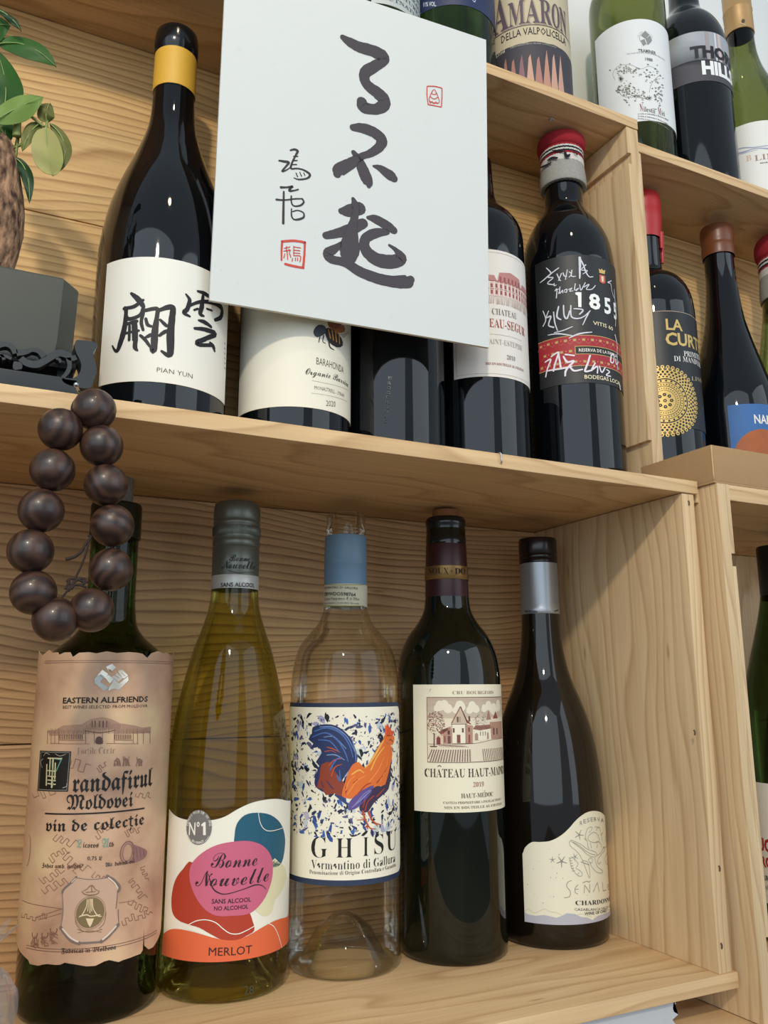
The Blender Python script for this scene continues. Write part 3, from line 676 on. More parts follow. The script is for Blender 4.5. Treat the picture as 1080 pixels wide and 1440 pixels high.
a.done('cap_lettering', ck)
R = .0394; S = Cyl(b, R+.0001); C = crop(215, 1100, 5.335)
uv = lambda *p: [S.uv(C(q)[0]) for q in p]
topc = cat(uv((123, 203), (160, 245), (225, 275), (330, 290), (450, 283), (540, 258), (640, 200), (740, 155), (840, 132), (930, 125), (1000, 138)), 4)
v0 = uv((530, 1345))[0][1]; uL = uv((100, 750))[0][0]; uR = R*1.30
topc = [(max(t[0], uL), t[1]) for t in topc if t[0] < uR-.004]
topc[0] = (uL, topc[0][1])
a = Art(S, C); tl = topc[-1]; a.polyuv([(uL, v0), (uR, v0), (uR, tl[1]-.007), (uR-.0015, tl[1]-.002)]+topc[::-1], PAPER, w=0); L = a.done('label', b, thick=.0003)
a = Art(S, C)
a.poly([(690, 245), (780, 228), (880, 245), (955, 310), (985, 400), (985, 490), (960, 605), (880, 640), (700, 600), (615, 500), (612, 400), (630, 310)], '1B5A72', 3)
a.poly([(890, 590), (940, 600), (985, 640), (995, 720), (960, 820), (915, 880), (890, 970), (850, 1002), (800, 990), (760, 900)], 'E2DCB4', 3); a.layer = 1
a.poly([(310, 605), (230, 650), (170, 740), (145, 860), (150, 970), (190, 1030), (270, 1065), (350, 1090), (430, 1135), (520, 1180), (620, 1185), (700, 1150), (757, 1110), (745, 1040), (700, 960), (500, 900)], 'B23A22', 3)
uO = uv((76, 1200))[0][0]; oc = [t for t in cat(uv((78, 1145), (130, 1105), (200, 1100), (300, 1120), (420, 1155), (530, 1180), (620, 1182), (720, 1145), (830, 1080), (930, 1030), (1005, 1008)), 4) if t[0] > uL and t[0] < uR-.003]
a.layer = 2; a.polyuv([(uL, v0), (uR, v0), (uR, oc[-1][1]+.0015)]+oc[::-1]+[(uL, oc[0][1]-.001)], 'E2683C')
a.layer = 3; a.poly([(480, 470), (600, 445), (720, 440), (820, 475), (880, 550), (895, 640), (885, 740), (840, 860), (770, 950), (700, 990), (600, 1000), (480, 1000), (390, 950), (320, 850), (280, 730), (290, 620), (370, 530)], 'CC6480', 3)
a.poly([(460, 1165), (425, 1135), (370, 1110), (300, 1088), (220, 1070), (280, 1105), (380, 1140)], 'F1EDDD', 2)
a.layer = 4; LN = 'F4EFE2'
a.rib([(270, 1068, 6), (330, 1038, 7), (400, 1030, 7), (470, 1050, 7), (530, 1100, 7), (580, 1132, 7), (640, 1135, 7), (700, 1110, 7), (757, 1078, 6)], LN)
a.rib([(788, 230, 5), (800, 300, 6), (830, 350, 6), (880, 365, 6), (968, 342, 5)], LN); a.rib([(850, 1055, 5), (900, 1080, 6), (935, 1150, 6), (960, 1240, 5)], LN)
a.disc((345, 337), 115, '77726E', ry=137)
La = a.done('wavy_print', L)
a = Art(S, C); a.layer = 6
a.text('N°', (275, 393), (352, 395), 100, LN, 'sansb', -.01); a.poly([(388, 298), (399, 298), (400, 396), (380, 395), (380, 325), (368, 330), (368, 314)], LN); a.ring((345, 337), 98, 3, LN, ry=118, a0=-150, a1=-125); a.ring((345, 337), 98, 3, LN, ry=118, a0=-30, a1=-55)
def arc(st, c, r, ry, a0, a1, h, m, style='sans', flip=False):
    for i, ch in enumerate(st):
        if ch == ' ': continue
        t = math.radians(a0+(a1-a0)*i/max(1, len(st)-1)); u, v = a.uv(c); rr = a.len(r); rv = a.len(ry); hh = a.len(h); w2 = hh*.33
        x, y = u+rr*math.cos(t), v+rv*math.sin(t); tx, ty = (math.sin(t), -math.cos(t)) if not flip else (-math.sin(t), math.cos(t))
        vs, fs = textmesh(ch, style, 0)
        if not vs: continue
        mi = a.mi(m); xm = (min(p[0] for p in vs)+max(p[0] for p in vs))/2; k = hh/.73
        V = [(x+tx*(p[0]-xm)*k-ty*p[1]*k, y+ty*(p[0]-xm)*k+tx*p[1]*k) for p in vs]
        for f in fs: a.face([V[j] for j in f], mi)
arc('DEPUIS PLUS DE 30 ANS', (345, 337), 84, 102, 172, 8, 19, LN); arc('EN FRANCE', (345, 337), 98, 118, -118, -62, 19, LN, flip=True)
BK = '2B1420'
a.text('Bonne', (436, 640), (778, 622), 112, BK, 'script', -.004); a.text('Nouvelle', (322, 776), (862, 738), 118, BK, 'script', -.004)
a.rib([(420, 690, 5), (450, 790, 9), (500, 830, 8), (560, 835, 6), (680, 800, 6), (760, 770, 8), (810, 772, 6), (843, 800, 3)], BK)
a.text('SANS ALCOOL', (443, 908), (732, 892), 34, BK, 'sans', .012); a.text('NO ALCOHOL', (460, 960), (712, 944), 32, BK, 'sansi', .012)
a.text('MERLOT', (420, 1298), (738, 1280), 62, '3A1418', 'sans', 0)
a.rib([(100, 975, 1.5), (98, 1075, 1.5)], '6B6862')
a.done('lettering', L)
a = Art(S, C); a.layer = 0
a.C = crop(0, 1280, 2.7); a.text('28', (925, 320), (962, 318), 34, plain('3A4236', .2, name='embossed_glass'), 'sansi'); a.done('embossed_number', b)

# ---------- b3: blue capsule, rooster label
b = B['b3']; CB3 = plain('6F8FA8', .45, name='blue_capsule')
lobj('capsule', [(.0150, .2375), (.0153, .2378), (.0153, .2610), (.0151, .2614), (.0153, .2618), (.0150, .2815), (.0147, .2825), (.0140, .2828)], CB3, b, 64)
S = Cyl(b, .0154); C = crop(390, 700, 2.058); a = Art(S, C); a.k = .00043
bz = S.uv(C((190, 248))[0])[1]; bz0 = S.uv(C((190, 312))[0])[1]
st = lobj('tax_strip', [(.0154, bz0), (.01555, bz0+.0002), (.01555, bz-.0002), (.0154, bz)], plain('D6D0B4', .6, name='strip', noise=.1, nscale=300), b, 64)
S = Cyl(b, .0156); a = Art(S, C); a.k = .00043
a.text('VERMENTINO DI GALLURA', (138, 265), (232, 266), 7, '3B3B34', 'sans'); a.text('XBVWDO598764', (137, 284), (226, 286), 10, '22221E', 'sans', .01); a.text('SottoOppimo ℓ 0.750', (138, 297), (236, 298), 8, '3B3B34'); a.text('Denominazione Controllata Garantita', (138, 308), (236, 309), 5, '5A5A50')
for y in (250, 311): a.rib([(135, y, 2), (180, y+2, 2), (250, y+2, 2)], 'A9A054', caps=False)
a.done('strip_lettering', st)
R = .0375; S = Cyl(b, R+.0001); C = crop(400, 970, 4.966)
uv = lambda *p: [S.uv(C(q)[0]) for q in p]
NAVY = plain('2A3A58', .6, name='navy_border', noise=.35, nscale=900)
vt = uv((300, 92))[0][1]; vb = uv((430, 1370))[0][1]; ul = uv((30, 600))[0][0]; ur = R*.98
a = Art(S, C); a.polyuv(rect(ul, ur, vb, vt, .0065), NAVY, w=0); L = a.done('label', b, thick=.0003)
vt2 = uv((300, 122))[0][1]; vb2 = uv((430, 1330))[0][1]; a = Art(S, C); a.polyuv(rect(ul+.0012, ur-.002, vb2, vt2, .0055), 'F1EBD6')
vs_lo = vb2+.03; rnd = random.Random(11)
def blob(u, v, r, m, sx=1, sy=1):
    n = rnd.randint(6, 9); th = rnd.random()*6; ca, sa = math.cos(th), math.sin(th); pts = []
    for i in range(n):
        t = 2*PI*i/n; k = r*rnd.uniform(.35, 1.2); x, y = k*math.cos(t)*sx, k*math.sin(t)*sy; pts.append((u+x*ca-y*sa, v+x*sa+y*ca))
    a.polyuv(pts, m)
ua, va = uv((60, 170))[0]; ub_, vb_ = uv((800, 975))[0]; ub_ = max(ub_, R*.72)
a.layer = 1
for i in range(45): blob(rnd.uniform(ua, ub_), rnd.uniform(vb_, va), rnd.uniform(.0014, .0036), rnd.choice(['B9B3C8', 'C3CBD2', 'A9A6C4', 'C9D2CF']), 1.3, .9)
a.layer = 2
for i in range(900):
    u = rnd.uniform(ua, ub_); v = rnd.uniform(vb_, va); r = rnd.choice([.0004, .0005, .0007, .0011, .0019])*rnd.uniform(.6, 1.2)
    blob(u, v, r, rnd.choice(['1C2340', '14161F', '2D4C96', '232B52', '5A5680', '1C2340', '3C62A8', '14161F']), 1.6, .7)
Ls = a.done('speckle_print', L)
a = Art(S, C); a.layer = 3
a.poly([(250, 245), (300, 240), (360, 250), (420, 290), (470, 350), (500, 430), (505, 510), (450, 560), (400, 640), (390, 700), (300, 720), (235, 690), (212, 650), (230, 570), (245, 530), (225, 500), (262, 440), (235, 400), (185, 412), (205, 375), (172, 345), (195, 305), (200, 262)], '23305E', 2)
a.poly([(370, 700), (420, 760), (450, 805), (430, 800), (390, 770), (350, 735)], '2B3F73')
a.layer = 4
a.poly([(262, 520), (330, 505), (345, 560), (395, 620), (440, 700), (400, 745), (350, 722), (292, 735), (268, 690), (232, 680), (250, 600)], '8E3A20', 2)
a.poly([(480, 518), (520, 505), (560, 548), (600, 490), (640, 415), (680, 352), (705, 325), (725, 365), (742, 405), (748, 450), (738, 520), (732, 600), (702, 665), (640, 672), (600, 695), (540, 705), (480, 755), (440, 757), (400, 735), (425, 640), (450, 565)], 'E0702A', 2)
a.layer = 5
a.poly([(738, 500), (736, 600), (722, 690), (680, 735), (620, 790), (582, 850), (540, 852), (520, 820), (560, 740), (600, 700), (640, 672), (700, 660)], '3A2A48', 2)
a.poly([(620, 665), (600, 720), (540, 795), (490, 832), (443, 838), (450, 790), (490, 740), (550, 695)], '5F4E8E', 2)
a.poly([(715, 238), (728, 262), (742, 285), (760, 290), (748, 325), (700, 325), (694, 270)], 'D9502A'); a.poly([(700, 312), (760, 325), (758, 360), (748, 384), (712, 378), (690, 345)], 'E0702A', 2)
a.layer = 6
for q in ([(560, 545, 8), (600, 500, 14), (660, 400, 16), (690, 350, 8)], [(470, 590, 10), (520, 560, 12), (552, 580, 6)], [(600, 560, 10), (640, 470, 12), (690, 400, 8)]): a.rib(q, 'F0B050')
for q in ([(440, 730, 8), (500, 640, 10), (560, 600, 6)], [(590, 640, 10), (650, 560, 10), (690, 470, 6)], [(660, 640, 8), (700, 560, 8), (715, 470, 5)], [(430, 700, 8), (450, 640, 8), (490, 600, 6)]): a.rib(q, 'F08A3E')
for q in ([(640, 650, 8), (680, 600, 8), (710, 540, 5)], [(500, 740, 8), (560, 670, 8), (600, 650, 5)], [(480, 650, 5), (510, 625, 5)], [(640, 745, 8), (690, 690, 8)], [(560, 840, 10), (580, 780, 8), (620, 740, 8)], [(545, 820, 8), (560, 770, 8)]): a.rib(q, 'A83A1C')
for q in ([(215, 290, 8), (300, 265, 12), (390, 300, 14), (450, 380, 10), (478, 470, 6)], [(200, 330, 6), (290, 300, 10), (370, 350, 12), (420, 430, 10), (445, 500, 6)], [(240, 350, 6), (320, 360, 10), (380, 430, 8)], [(320, 560, 10), (360, 490, 12), (400, 470, 6)], [(370, 600, 10), (390, 640, 12), (385, 560, 6)]): a.rib(q, '4468A8')
for q in ([(250, 260, 5), (340, 260, 6), (430, 320, 6), (490, 430, 4)], [(280, 330, 5), (350, 330, 5), (430, 410, 5)], [(300, 455, 6), (360, 455, 8), (420, 490, 4)], [(470, 340, 5), (492, 430, 6), (498, 500, 4)]): a.rib(q, '7794C4')
for q in ([(300, 400, 6), (340, 412, 8), (388, 436, 4)], [(310, 530, 6), (350, 490, 7), (400, 480, 4)], [(330, 600, 8), (355, 540, 8), (400, 520, 4)], [(285, 430, 5), (330, 425, 5), (360, 440, 3)]): a.rib(q, 'C2502A')
for q in ([(470, 820, 6), (540, 760, 10), (600, 700, 6)], [(490, 800, 5), (550, 730, 6), (590, 700, 4)]): a.rib(q, '8A86C0')
for q in ([(300, 640, 8), (340, 690, 8)], [(260, 640, 6), (275, 680, 6)], [(225, 560, 6), (220, 640, 8), (232, 680, 5)]): a.rib(q, '3E2B5A')
RD = 'B84E30'
for q in ([(545, 850, 16), (560, 900, 12), (580, 945, 12)], [(585, 850, 16), (605, 905, 12), (630, 930, 12)], [(580, 945, 12), (560, 960, 7)], [(580, 945, 10), (600, 968, 8), (635, 970, 5)], [(580, 948, 9), (575, 972, 4)], [(630, 930, 10), (668, 942, 6)], [(630, 930, 10), (645, 950, 6)], [(560, 905, 7), (505, 908, 4)], [(570, 905, 5), (530, 890, 3)]): a.rib(q, RD)
a.rib([(735, 345, 7), (752, 366, 4)], '2A2434'); a.disc((728, 350), 5, '1A1A22'); a.rib([(712, 365, 5), (722, 378, 4)], '7A74B0')
for q in ([(700, 250, 10), (705, 300, 10)], [(735, 285, 8), (738, 312, 8)], [(745, 395, 8), (740, 440, 8)]): a.rib(q, 'E8743A')
Lr = a.done('rooster_print', L)
a = Art(S, C); a.layer = 3
a.text('G', (190, 1170), (303, 1170), 145, '15130F', 'serif', -.012); a.text('H', (362, 1172), (475, 1170), 135, '15130F', 'serif', -.012); a.text('I', (547, 1162), (585, 1160), 132, '15130F', 'serif', -.012); a.text('S', (625, 1150), (688, 1140), 140, '15130F', 'serif', -.012); a.text('U', (708, 1128), (775, 1110), 138, '15130F', 'serif', -.012)
a.text('Vermentino di Gallura', (190, 1246), (768, 1200), 62, '24201A', 'serif', -.014)
a.text('Denominazione di Origine Controllata e Garantita', (178, 1282), (772, 1232), 28, '3A352C', 'serif', -.012)
a.done('lettering', L)

# ---------- b4: chateau label
b = B['b4']
lobj('cork', [(0, .3075), (.0092, .3075), (.0098, .3068), (.0099, .299), (.0098, .292)], plain('A06A48', .85, name='cork', noise=.35, nscale=400), b, 40)
lobj('lip_ring', [(.0145, .2810), (.0150, .2815), (.0152, .2850), (.0147, .2865), (.0147, .2950), (.0152, .2960), (.0150, .2995), (.0140, .3012), (.0100, .3014)], plain('15181A', .15, name='black_gloss'), b, 64)
MAR = plain('3C1B1E', .35, .2, name='maroon_capsule')
lobj('capsule', [(.0163, .2345), (.0164, .2348), (.0151, .2800), (.0148, .2812)], MAR, b, 64)
C = crop(540, 690, 2.089); S = Cyl(b, .0162); z1 = S.uv(C((180, 218))[0])[1]; z0 = S.uv(C((180, 258))[0])[1]
gb = lobj('gold_band', [(.01628, z0), (.0164, z0+.0002), (.0161, z1-.0002), (.0159, z1)], plain('8A6A38', .35, .6, name='gold'), b, 64)
S = Cyl(b, .0163); a = Art(S, C); a.k = .00043; a.layer = 1; a.text('NOUX', (132, 246), (190, 246), 19, '2A1612', 'serif', -.01); a.text('DO', (209, 246), (238, 246), 19, '2A1612', 'serif', -.01); a.disc((199, 236), 4, '6A4A22'); a.done('band_lettering', gb)
R = .0374; S = Cyl(b, R+.0001); C = crop(575, 940, 6.545); uv = lambda *p: [S.uv(C(q)[0]) for q in p]
ul = uv((47, 700))[0][0]; vt = uv((300, 148))[0][1]; vb = uv((300, 1325))[0][1]
a = Art(S, C); a.polyuv(rect(ul, ul+.086, vb, vt), 'ECE5CB', w=0); L = a.done('label', b, thick=.0003)
a = Art(S, C); BR = '6E4A40'; LB = 'A88C7C'; DB = '54342E'
uf0, vf1 = uv((168, 266))[0]; vf0 = uv((168, 860))[0][1]; uf1 = uf0+.060; kx = (uv((500, 500))[0][0]-uv((300, 500))[0][0])/200
def FR(x, y):    # picture units inside the engraving frame
    return C((x, y))[0]
hx = lambda x: uf0+(x-168)*.0000694; 
a.polyuv(rect(uf0, uf1, vf0, vf1), 'D5C8B0'); a.layer = 1
yv = lambda y: vf1+(vf0-vf1)*(y-266)/594.
def P2(*pts): return [(hx(x), yv(y)) for x, y in pts]
def px_(pts, m, sm=0):
    u = P2(*pts); a.polyuv(cat(u, sm, True) if sm else u, m)
def ln(pts, m, w=4):
    pts = P2(*pts); s_ = w*.0000694/2; mi = a.mi(m)
    for (x0, y0), (x1, y1) in zip(pts, pts[1:]):
        l = math.hypot(x1-x0, y1-y0) or 1; nx, ny = -(y1-y0)/l*s_, (x1-x0)/l*s_
        a.face(((x0+nx, y0+ny), (x0-nx, y0-ny), (x1-nx, y1-ny), (x1+nx, y1+ny)), mi)
rnd = random.Random(5)
for i in range(26): ln([(170, 270+i*7.5), (1130, 270+i*7.5)], LB, 3.2-i*.06)
a.layer = 2
for cx, cy, r in ((300, 345, 50), (345, 330, 42), (380, 370, 45), (270, 365, 34), (495, 350, 55), (455, 385, 34), (620, 350, 48), (660, 375, 40), (590, 385, 36), (760, 370, 38), (820, 350, 50), (900, 380, 60), (1000, 350, 60)):
    a.polyuv([(hx(cx)+r*.0000694*math.cos(t*PI/7)*(1+.12*math.sin(t*5)), yv(cy)+r*.0000694*math.sin(t*PI/7)) for t in range(14)], 'E9E0C8')
px_([(168, 460), (1130, 460), (1130, 860), (168, 860)], 'E4D9C0')
a.layer = 3
# tree foliage, scribbled
for i in range(230):
    t = rnd.random()*2*PI; q = rnd.random()**.5; x = 250+q*95*math.cos(t); y = 500+q*105*math.sin(t)
    if x < 172: continue
    ln([(x-6, y+rnd.uniform(-6, 6)), (x+6, y+rnd.uniform(-6, 6))], rnd.choice(['8A4A40', BR, 'A06A58']), 5)
for cx in (670, 745):
    for i in range(50): x = cx+rnd.gauss(0, 18); y = 480+rnd.gauss(0, 30); ln([(x-5, y), (x+5, y+rnd.uniform(-6, 6))], BR, 3)
ln([(240, 600), (236, 715)], DB, 12); px_([(190, 712), (270, 712), (260, 724), (200, 724)], BR)
# buildings
px_([(500, 350), (410, 505), (560, 505)], 'C9B49C'); px_([(500, 350), (560, 505), (610, 520), (560, 470)], '8A4A40')
px_([(410, 508), (545, 508), (545, 690), (412, 690)], 'EDE4CC'); px_([(545, 515), (620, 530), (615, 690), (545, 690)], 'B58C78')
px_([(325, 560), (395, 540), (408, 560), (408, 690), (325, 695)], 'B58C78'); px_([(285, 590), (325, 560), (400, 535), (400, 548), (325, 600), (320, 620)], '8A4A40')
px_([(250, 620), (322, 600), (322, 697), (250, 697)], 'D8C3A8'); px_([(620, 560), (650, 528), (840, 522), (845, 560), (700, 575)], '96685A')
px_([(640, 575), (845, 560), (845, 660), (640, 665)], 'EDE4CC'); px_([(830, 500), (1100, 500), (1100, 660), (845, 660)], 'B58C78'); px_([(780, 478), (815, 380), (850, 478)], 'A37A68')
px_([(880, 470), (930, 400), (980, 470)], '8A4A40')
a.layer = 4
ln([(498, 352), (410, 505)], '8A4A40', 9); ln([(500, 352), (562, 500)], DB, 9); ln([(405, 512), (560, 512)], BR, 7); ln([(412, 690), (620, 690)], BR, 5); ln([(412, 512), (412, 690)], BR, 4); ln([(545, 512), (545, 690)], BR, 5)
for x, y, w, h, m in ((460, 445, 18, 50, BR), (485, 445, 12, 50, LB), (575, 440, 20, 50, BR), (420, 550, 18, 40, BR), (508, 550, 18, 40, BR), (458, 610, 34, 75, BR), (468, 622, 16, 62, '8A4A40'), (572, 545, 16, 40, BR), (572, 610, 18, 75, '8A4A40'), (370, 620, 28, 70, BR), (370, 570, 22, 38, DB), (700, 585, 7, 38, DB), (730, 585, 7, 38, DB), (760, 585, 7, 38, DB), (335, 620, 14, 60, '8A4A40'), (880, 560, 20, 60, DB), (940, 560, 20, 60, DB)):
    px_([(x, y), (x+w, y), (x+w, y+h), (x, y+h)], m)
px_([(262, 697), (262, 640), (280, 622), (300, 640), (300, 697)], '7C3A34'); px_([(640, 665), (640, 610), (658, 592), (676, 610), (676, 665)], LB); px_([(785, 658), (785, 605), (797, 588), (808, 605), (808, 658)], LB)
ln([(175, 695), (330, 700), (640, 692), (860, 665), (1120, 660)], BR, 4)
for i in range(24): ln([(620+i*12, 535+(i % 3)*8), (628+i*12, 560)], DB, 2)
for i in range(18): ln([(270+i*8, 705), (300+i*16, 712+i % 3*6)], LB, 3)
for i in range(17): ln([(215+i*23, 745), (160+i*26+8, 855)] if i else [(215, 745), (175, 830)], BR, 8)
for i in range(9): ln([(200, 752+i*12), (600, 750+i*12)], LB, 2)
for i in range(16): ln([(725+i*24, 745), (740+i*26, 855)], BR, 8)
ln([(168, 266), (168, 860)], BR, 5); ln([(168, 266), (1130, 266)], BR, 5); ln([(168, 860), (1130, 860)], BR, 5)
Lp = a.done('engraving_print', L)
a = Art(S, C); a.layer = 2
def lt(st, x0, x1, y, h, m, style='serif', off=-.012, k=.0000694):
    """text laid out on the flat label before it is wrapped; x in picture units from the frame's left"""
    v = uv((300, y))[0][1]; H = h*.000066; a.textuv(st, (hx(x0), v), (hx(x1), v), H, m, style, off)
lt('CRU BOURGEOIS', 425, 905, 238, 34, '8A7466')
lt('CHÂTEAU HAUT-MADRAC'.replace('Â', 'A'), 132, 1190, 1002, 84, '3A2B22', off=-.011); 
uA = hx(132)+(hx(1190)-hx(132))*.145; vA = uv((300, 906))[0][1]; s_ = .0016
for sx in (-1, 1): a.polyuv([(uA, vA+s_*.75), (uA, vA+s_*.45), (uA+sx*s_*.8, vA), (uA+sx*s_*.8, vA+s_*.3)][::sx], '3A2B22')
lt('2019', 612, 728, 1092, 46, '8A5248'); lt('HAUT-MEDOC', 488, 850, 1192, 44, '4A3A2E', off=-.008)
ux = hx(488)+(hx(850)-hx(488))*.665; vx = uv((300, 1144))[0][1]; a.polyuv([(ux, vx), (ux+.0003, vx), (ux+.0011, vx+.0009), (ux+.0006, vx+.0009)], '4A3A2E')
lt('CASTEJA PROPRIETAIRE A PAUILLAC FRANCE', 316, 1000, 1244, 22, '6A5A4A', off=-.006); lt('MIS EN BOUTEILLE AU CHATEAU', 322, 1020, 1290, 24, '6A5A4A', off=-.006)
a.C = crop(575, 940, 6.545); a.rib([(190, 215, 2), (205, 190, 3), (192, 195, 2)], '9A948A')
a.done('lettering', L)

# ---------- b5: sea creatures label
b = B['b5']; BLK = plain('1A1012', .22, name='black_cap')
lobj('screw_cap', [(.0143, .2715), (.0149, .2720), (.0150, .2742), (.0146, .2748), (.0150, .2755), (.0150, .2775), (.0146, .2783), (.0150, .2790), (.0150, .2895), (.0145, .2912), (0, .2914)], BLK, b, 64)
SV = plain('A9ADB1', .35, .7, name='silver_capsule')
cp = lobj('capsule', [(.0149, .2315), (.0151, .2318), (.0151, .2360), (.01495, .2364), (.0147, .2712)], SV, b, 64)
S = Cyl(b, .0152); C = crop(690, 730, 2.286); a = Art(S, C); a.k = .00045; a.text('VINO DE CHILE', (110, 300), (150, 301), 7, '202022', 'sansb'); a.rib([(206, 296, 4), (215, 292, 4)], '202022'); a.done('cap_lettering', cp)
R = .0403; S = Cyl(b, R+.0001); C = crop(725, 1120, 6.968); uv = lambda *p: [S.uv(C(q)[0]) for q in p]
ul = uv((78, 800))[0][0]; vb = uv((500, 1258))[0][1]; ux = uv((88, 800))[0][0]
tp = cat(uv((75, 560), (95, 500), (160, 448), (240, 446), (340, 435), (440, 385), (520, 315), (600, 225), (690, 160), (770, 142), (840, 160), (890, 215), (930, 300), (960, 350)), 4)
tp = [t for t in tp if t[0] < R*.95]; tp[0] = (ul, tp[0][1]); tp = [(max(t[0], ul), t[1]) for t in tp]
ur = R*1.15; a = Art(S, C); a.polyuv([(ul, vb), (ur, vb), (ur, tp[-1][1]-.012), (tp[-1][0]+.003, tp[-1][1]-.006)]+tp[::-1], 'E9E3CB', w=0); L = a.done('label', b, thick=.0003)
a = Art(S, C); wv = [t for t in uv((85, 1130), (130, 1155), (200, 1168), (280, 1160), (340, 1172), (400, 1188), (450, 1170), (500, 1142), (580, 1150), (640, 1180), (700, 1185), (750, 1210), (800, 1170), (860, 1150), (940, 1110))]
wv = [t for t in wv if t[0] > ul]; a.polyuv([(ul, vb), (ur, vb), (ur, wv[-1][1]+.001)]+wv[::-1]+[(ul, wv[0][1]+.001)], 'B5B4BE')
G = '8C8C84'
for q in ([(90, 1130), (130, 1100), (180, 1140), (240, 1120), (290, 1100), (340, 1130), (400, 1135), (450, 1160)], [(600, 1160), (640, 1150), (700, 1165), (740, 1180)], [(850, 1130), (900, 1110), (940, 1115)]): a.rib([p+(3,) for p in q], 'B9B5A0', n=2)
a.layer = 1
def star(cx, cy, r, rot, w=10, m=G):
    for k in range(5): t = rot+k*2*PI/5; a.rib([(cx, cy, w), (cx+r*math.cos(t)*.9, cy+r*math.sin(t), w*.4)], m, n=2)
star(450, 635, 58, .3, 13); star(362, 620, 34, .9, 8); star(620, 375, 52, .1, 10); star(580, 590, 38, .5, 7)
def sk(pts, w=5, m='9A9A90'): a.rib([p+(w,) for p in pts], m, n=4)
# crab
sk([(690, 430), (680, 380), (705, 310), (745, 300), (730, 340), (715, 350)]); sk([(770, 300), (810, 300), (830, 350), (840, 410), (845, 440)]); sk([(715, 380), (760, 350), (800, 375), (815, 430), (790, 450), (740, 445), (705, 420), (715, 380)]); sk([(820, 300), (790, 315), (790, 335)])
for q in ([(700, 450), (705, 490), (715, 510)], [(730, 455), (740, 510)], [(770, 455), (800, 440), (835, 470), (830, 500)], [(800, 470), (790, 500)], [(670, 410), (700, 440)], [(830, 380), (850, 350)]): sk(q)
# crossed tails and whale shapes
sk([(545, 425), (525, 450), (540, 490), (600, 540), (650, 620), (715, 790), (725, 770), (715, 680), (700, 640), (655, 625)]); sk([(545, 425), (640, 470), (700, 515), (780, 545), (790, 580), (740, 590), (690, 560), (640, 510), (545, 440)])
sk([(560, 445), (620, 480), (680, 530), (730, 560), (775, 570)]); sk([(715, 670), (640, 640)], 8); sk([(710, 620), (730, 600), (750, 620), (740, 650), (720, 640), (710, 620)]); sk([(725, 650), (750, 700), (800, 745), (850, 745), (840, 720), (800, 690), (780, 640), (770, 600)])
sk([(790, 580), (830, 550), (860, 500), (900, 490), (940, 520), (945, 560)]); sk([(850, 490), (870, 520), (840, 560), (800, 620), (810, 660), (830, 640)]); sk([(885, 560), (920, 560), (940, 600), (920, 660), (895, 670), (870, 620), (885, 560)]); sk([(895, 585), (915, 600), (905, 640), (890, 610)]); sk([(880, 380), (920, 370), (935, 410), (915, 460), (890, 460), (875, 420), (880, 380)], 6); sk([(890, 400), (915, 400), (905, 440)], 5)
# seahorse
sk([(540, 590), (580, 620), (610, 660), (590, 700), (620, 720), (650, 750), (640, 780), (605, 770), (620, 745)]); sk([(530, 610), (540, 680), (570, 730), (600, 770)]); 
for i in range(6): sk([(522+i*6, 600+i*26), (540+i*7, 606+i*24)], 7)
rnd = random.Random(2)
for x, y in ((335, 515), (235, 635), (125, 675), (175, 710), (365, 690), (405, 750), (345, 793), (395, 795), (463, 800), (120, 860), (190, 955), (270, 1043), (345, 978), (373, 980), (425, 570), (440, 560), (698, 968)): a.disc((x, y), rnd.choice([3, 4, 5]), '8C8C84', n=8)
Lq = a.done('sea_creature_print', L)
a = Art(S, C); a.layer = 2
for i, ch in enumerate('RESERVA'):
    x = 628+i*34; y = (280, 264, 252, 245, 243, 246, 252)[i]; a.text(ch, (x, y), (x+24, y-3), 40, '8C8C84')
a.rib([(545, 822, 5), (510, 840, 6), (500, 880, 6), (535, 930, 6), (525, 980, 6), (475, 990, 5)], '8E8D80')
a.rib([(610, 865, 6), (585, 890, 6), (580, 935, 6), (605, 952, 5)], '8E8D80'); a.rib([(578, 912, 5), (612, 905, 5)], '8E8D80')
for q in ([(668, 945), (672, 865), (722, 940), (722, 860)], [(655, 845), (690, 828), (715, 838), (728, 825)], [(755, 935), (795, 840), (815, 930)], [(845, 838), (852, 925), (880, 915)], [(915, 850), (895, 870), (900, 910), (925, 912)], [(896, 885), (920, 878)], [(945, 760), (935, 800), (955, 850), (945, 930)]):
    for p0, p1 in zip(q, q[1:]): a.rib([p0+(6,), p1+(6,)], '8E8D80', n=1)
a.text('CHARDONNAY', (585, 1062), (925, 1010), 44, '1E1D1A', 'serif', -.004); a.text('CASABLANCA VALLEY ~ 2021', (572, 1116), (932, 1076), 26, '5A584E'); a.text('WINE OF CHILE', (672, 1160), (884, 1128), 28, '2A2924', 'sansb', -.01)
a.done('lettering', L)

# ================================================================== UPPER ROW
# ---------- tall bottle, brush-written label
b = B['pian']
lobj('capsule', [(.0136, .2385-.0015), (.0139, .2388-.0015), (.0139, .2400-.0015), (.0137, .2682-.001), (.0143, .2690-.001), (.0146, .2740), (.0144, .2800), (.0138, .2835), (.0125, .2850), (0, .2852)], plain('0D1015', .16, name='black_gloss'), b, 64)
lobj('yellow_band', [(.0138, .2375), (.0141, .2377), (.0139, .2660), (.0137, .2662)], plain('D9A93A', .5, name='yellow_foil'), b, 64)
R = .0412; S = Cyl(b, R+.0001); C = crop(0, 340, 3.176); uv = lambda *p: [S.uv(C(q)[0]) for q in p]
v1 = uv((650, 68))[0][1]; v0 = uv((570, 625))[0][1]; ul = -R*1.12
a = Art(S, C); a.polyuv(rect(ul, R*1.12, v0, v1), 'E9E7DD', w=0); L = a.done('label', b, thick=.0003)
a = Art(S, C); K = '15141A'
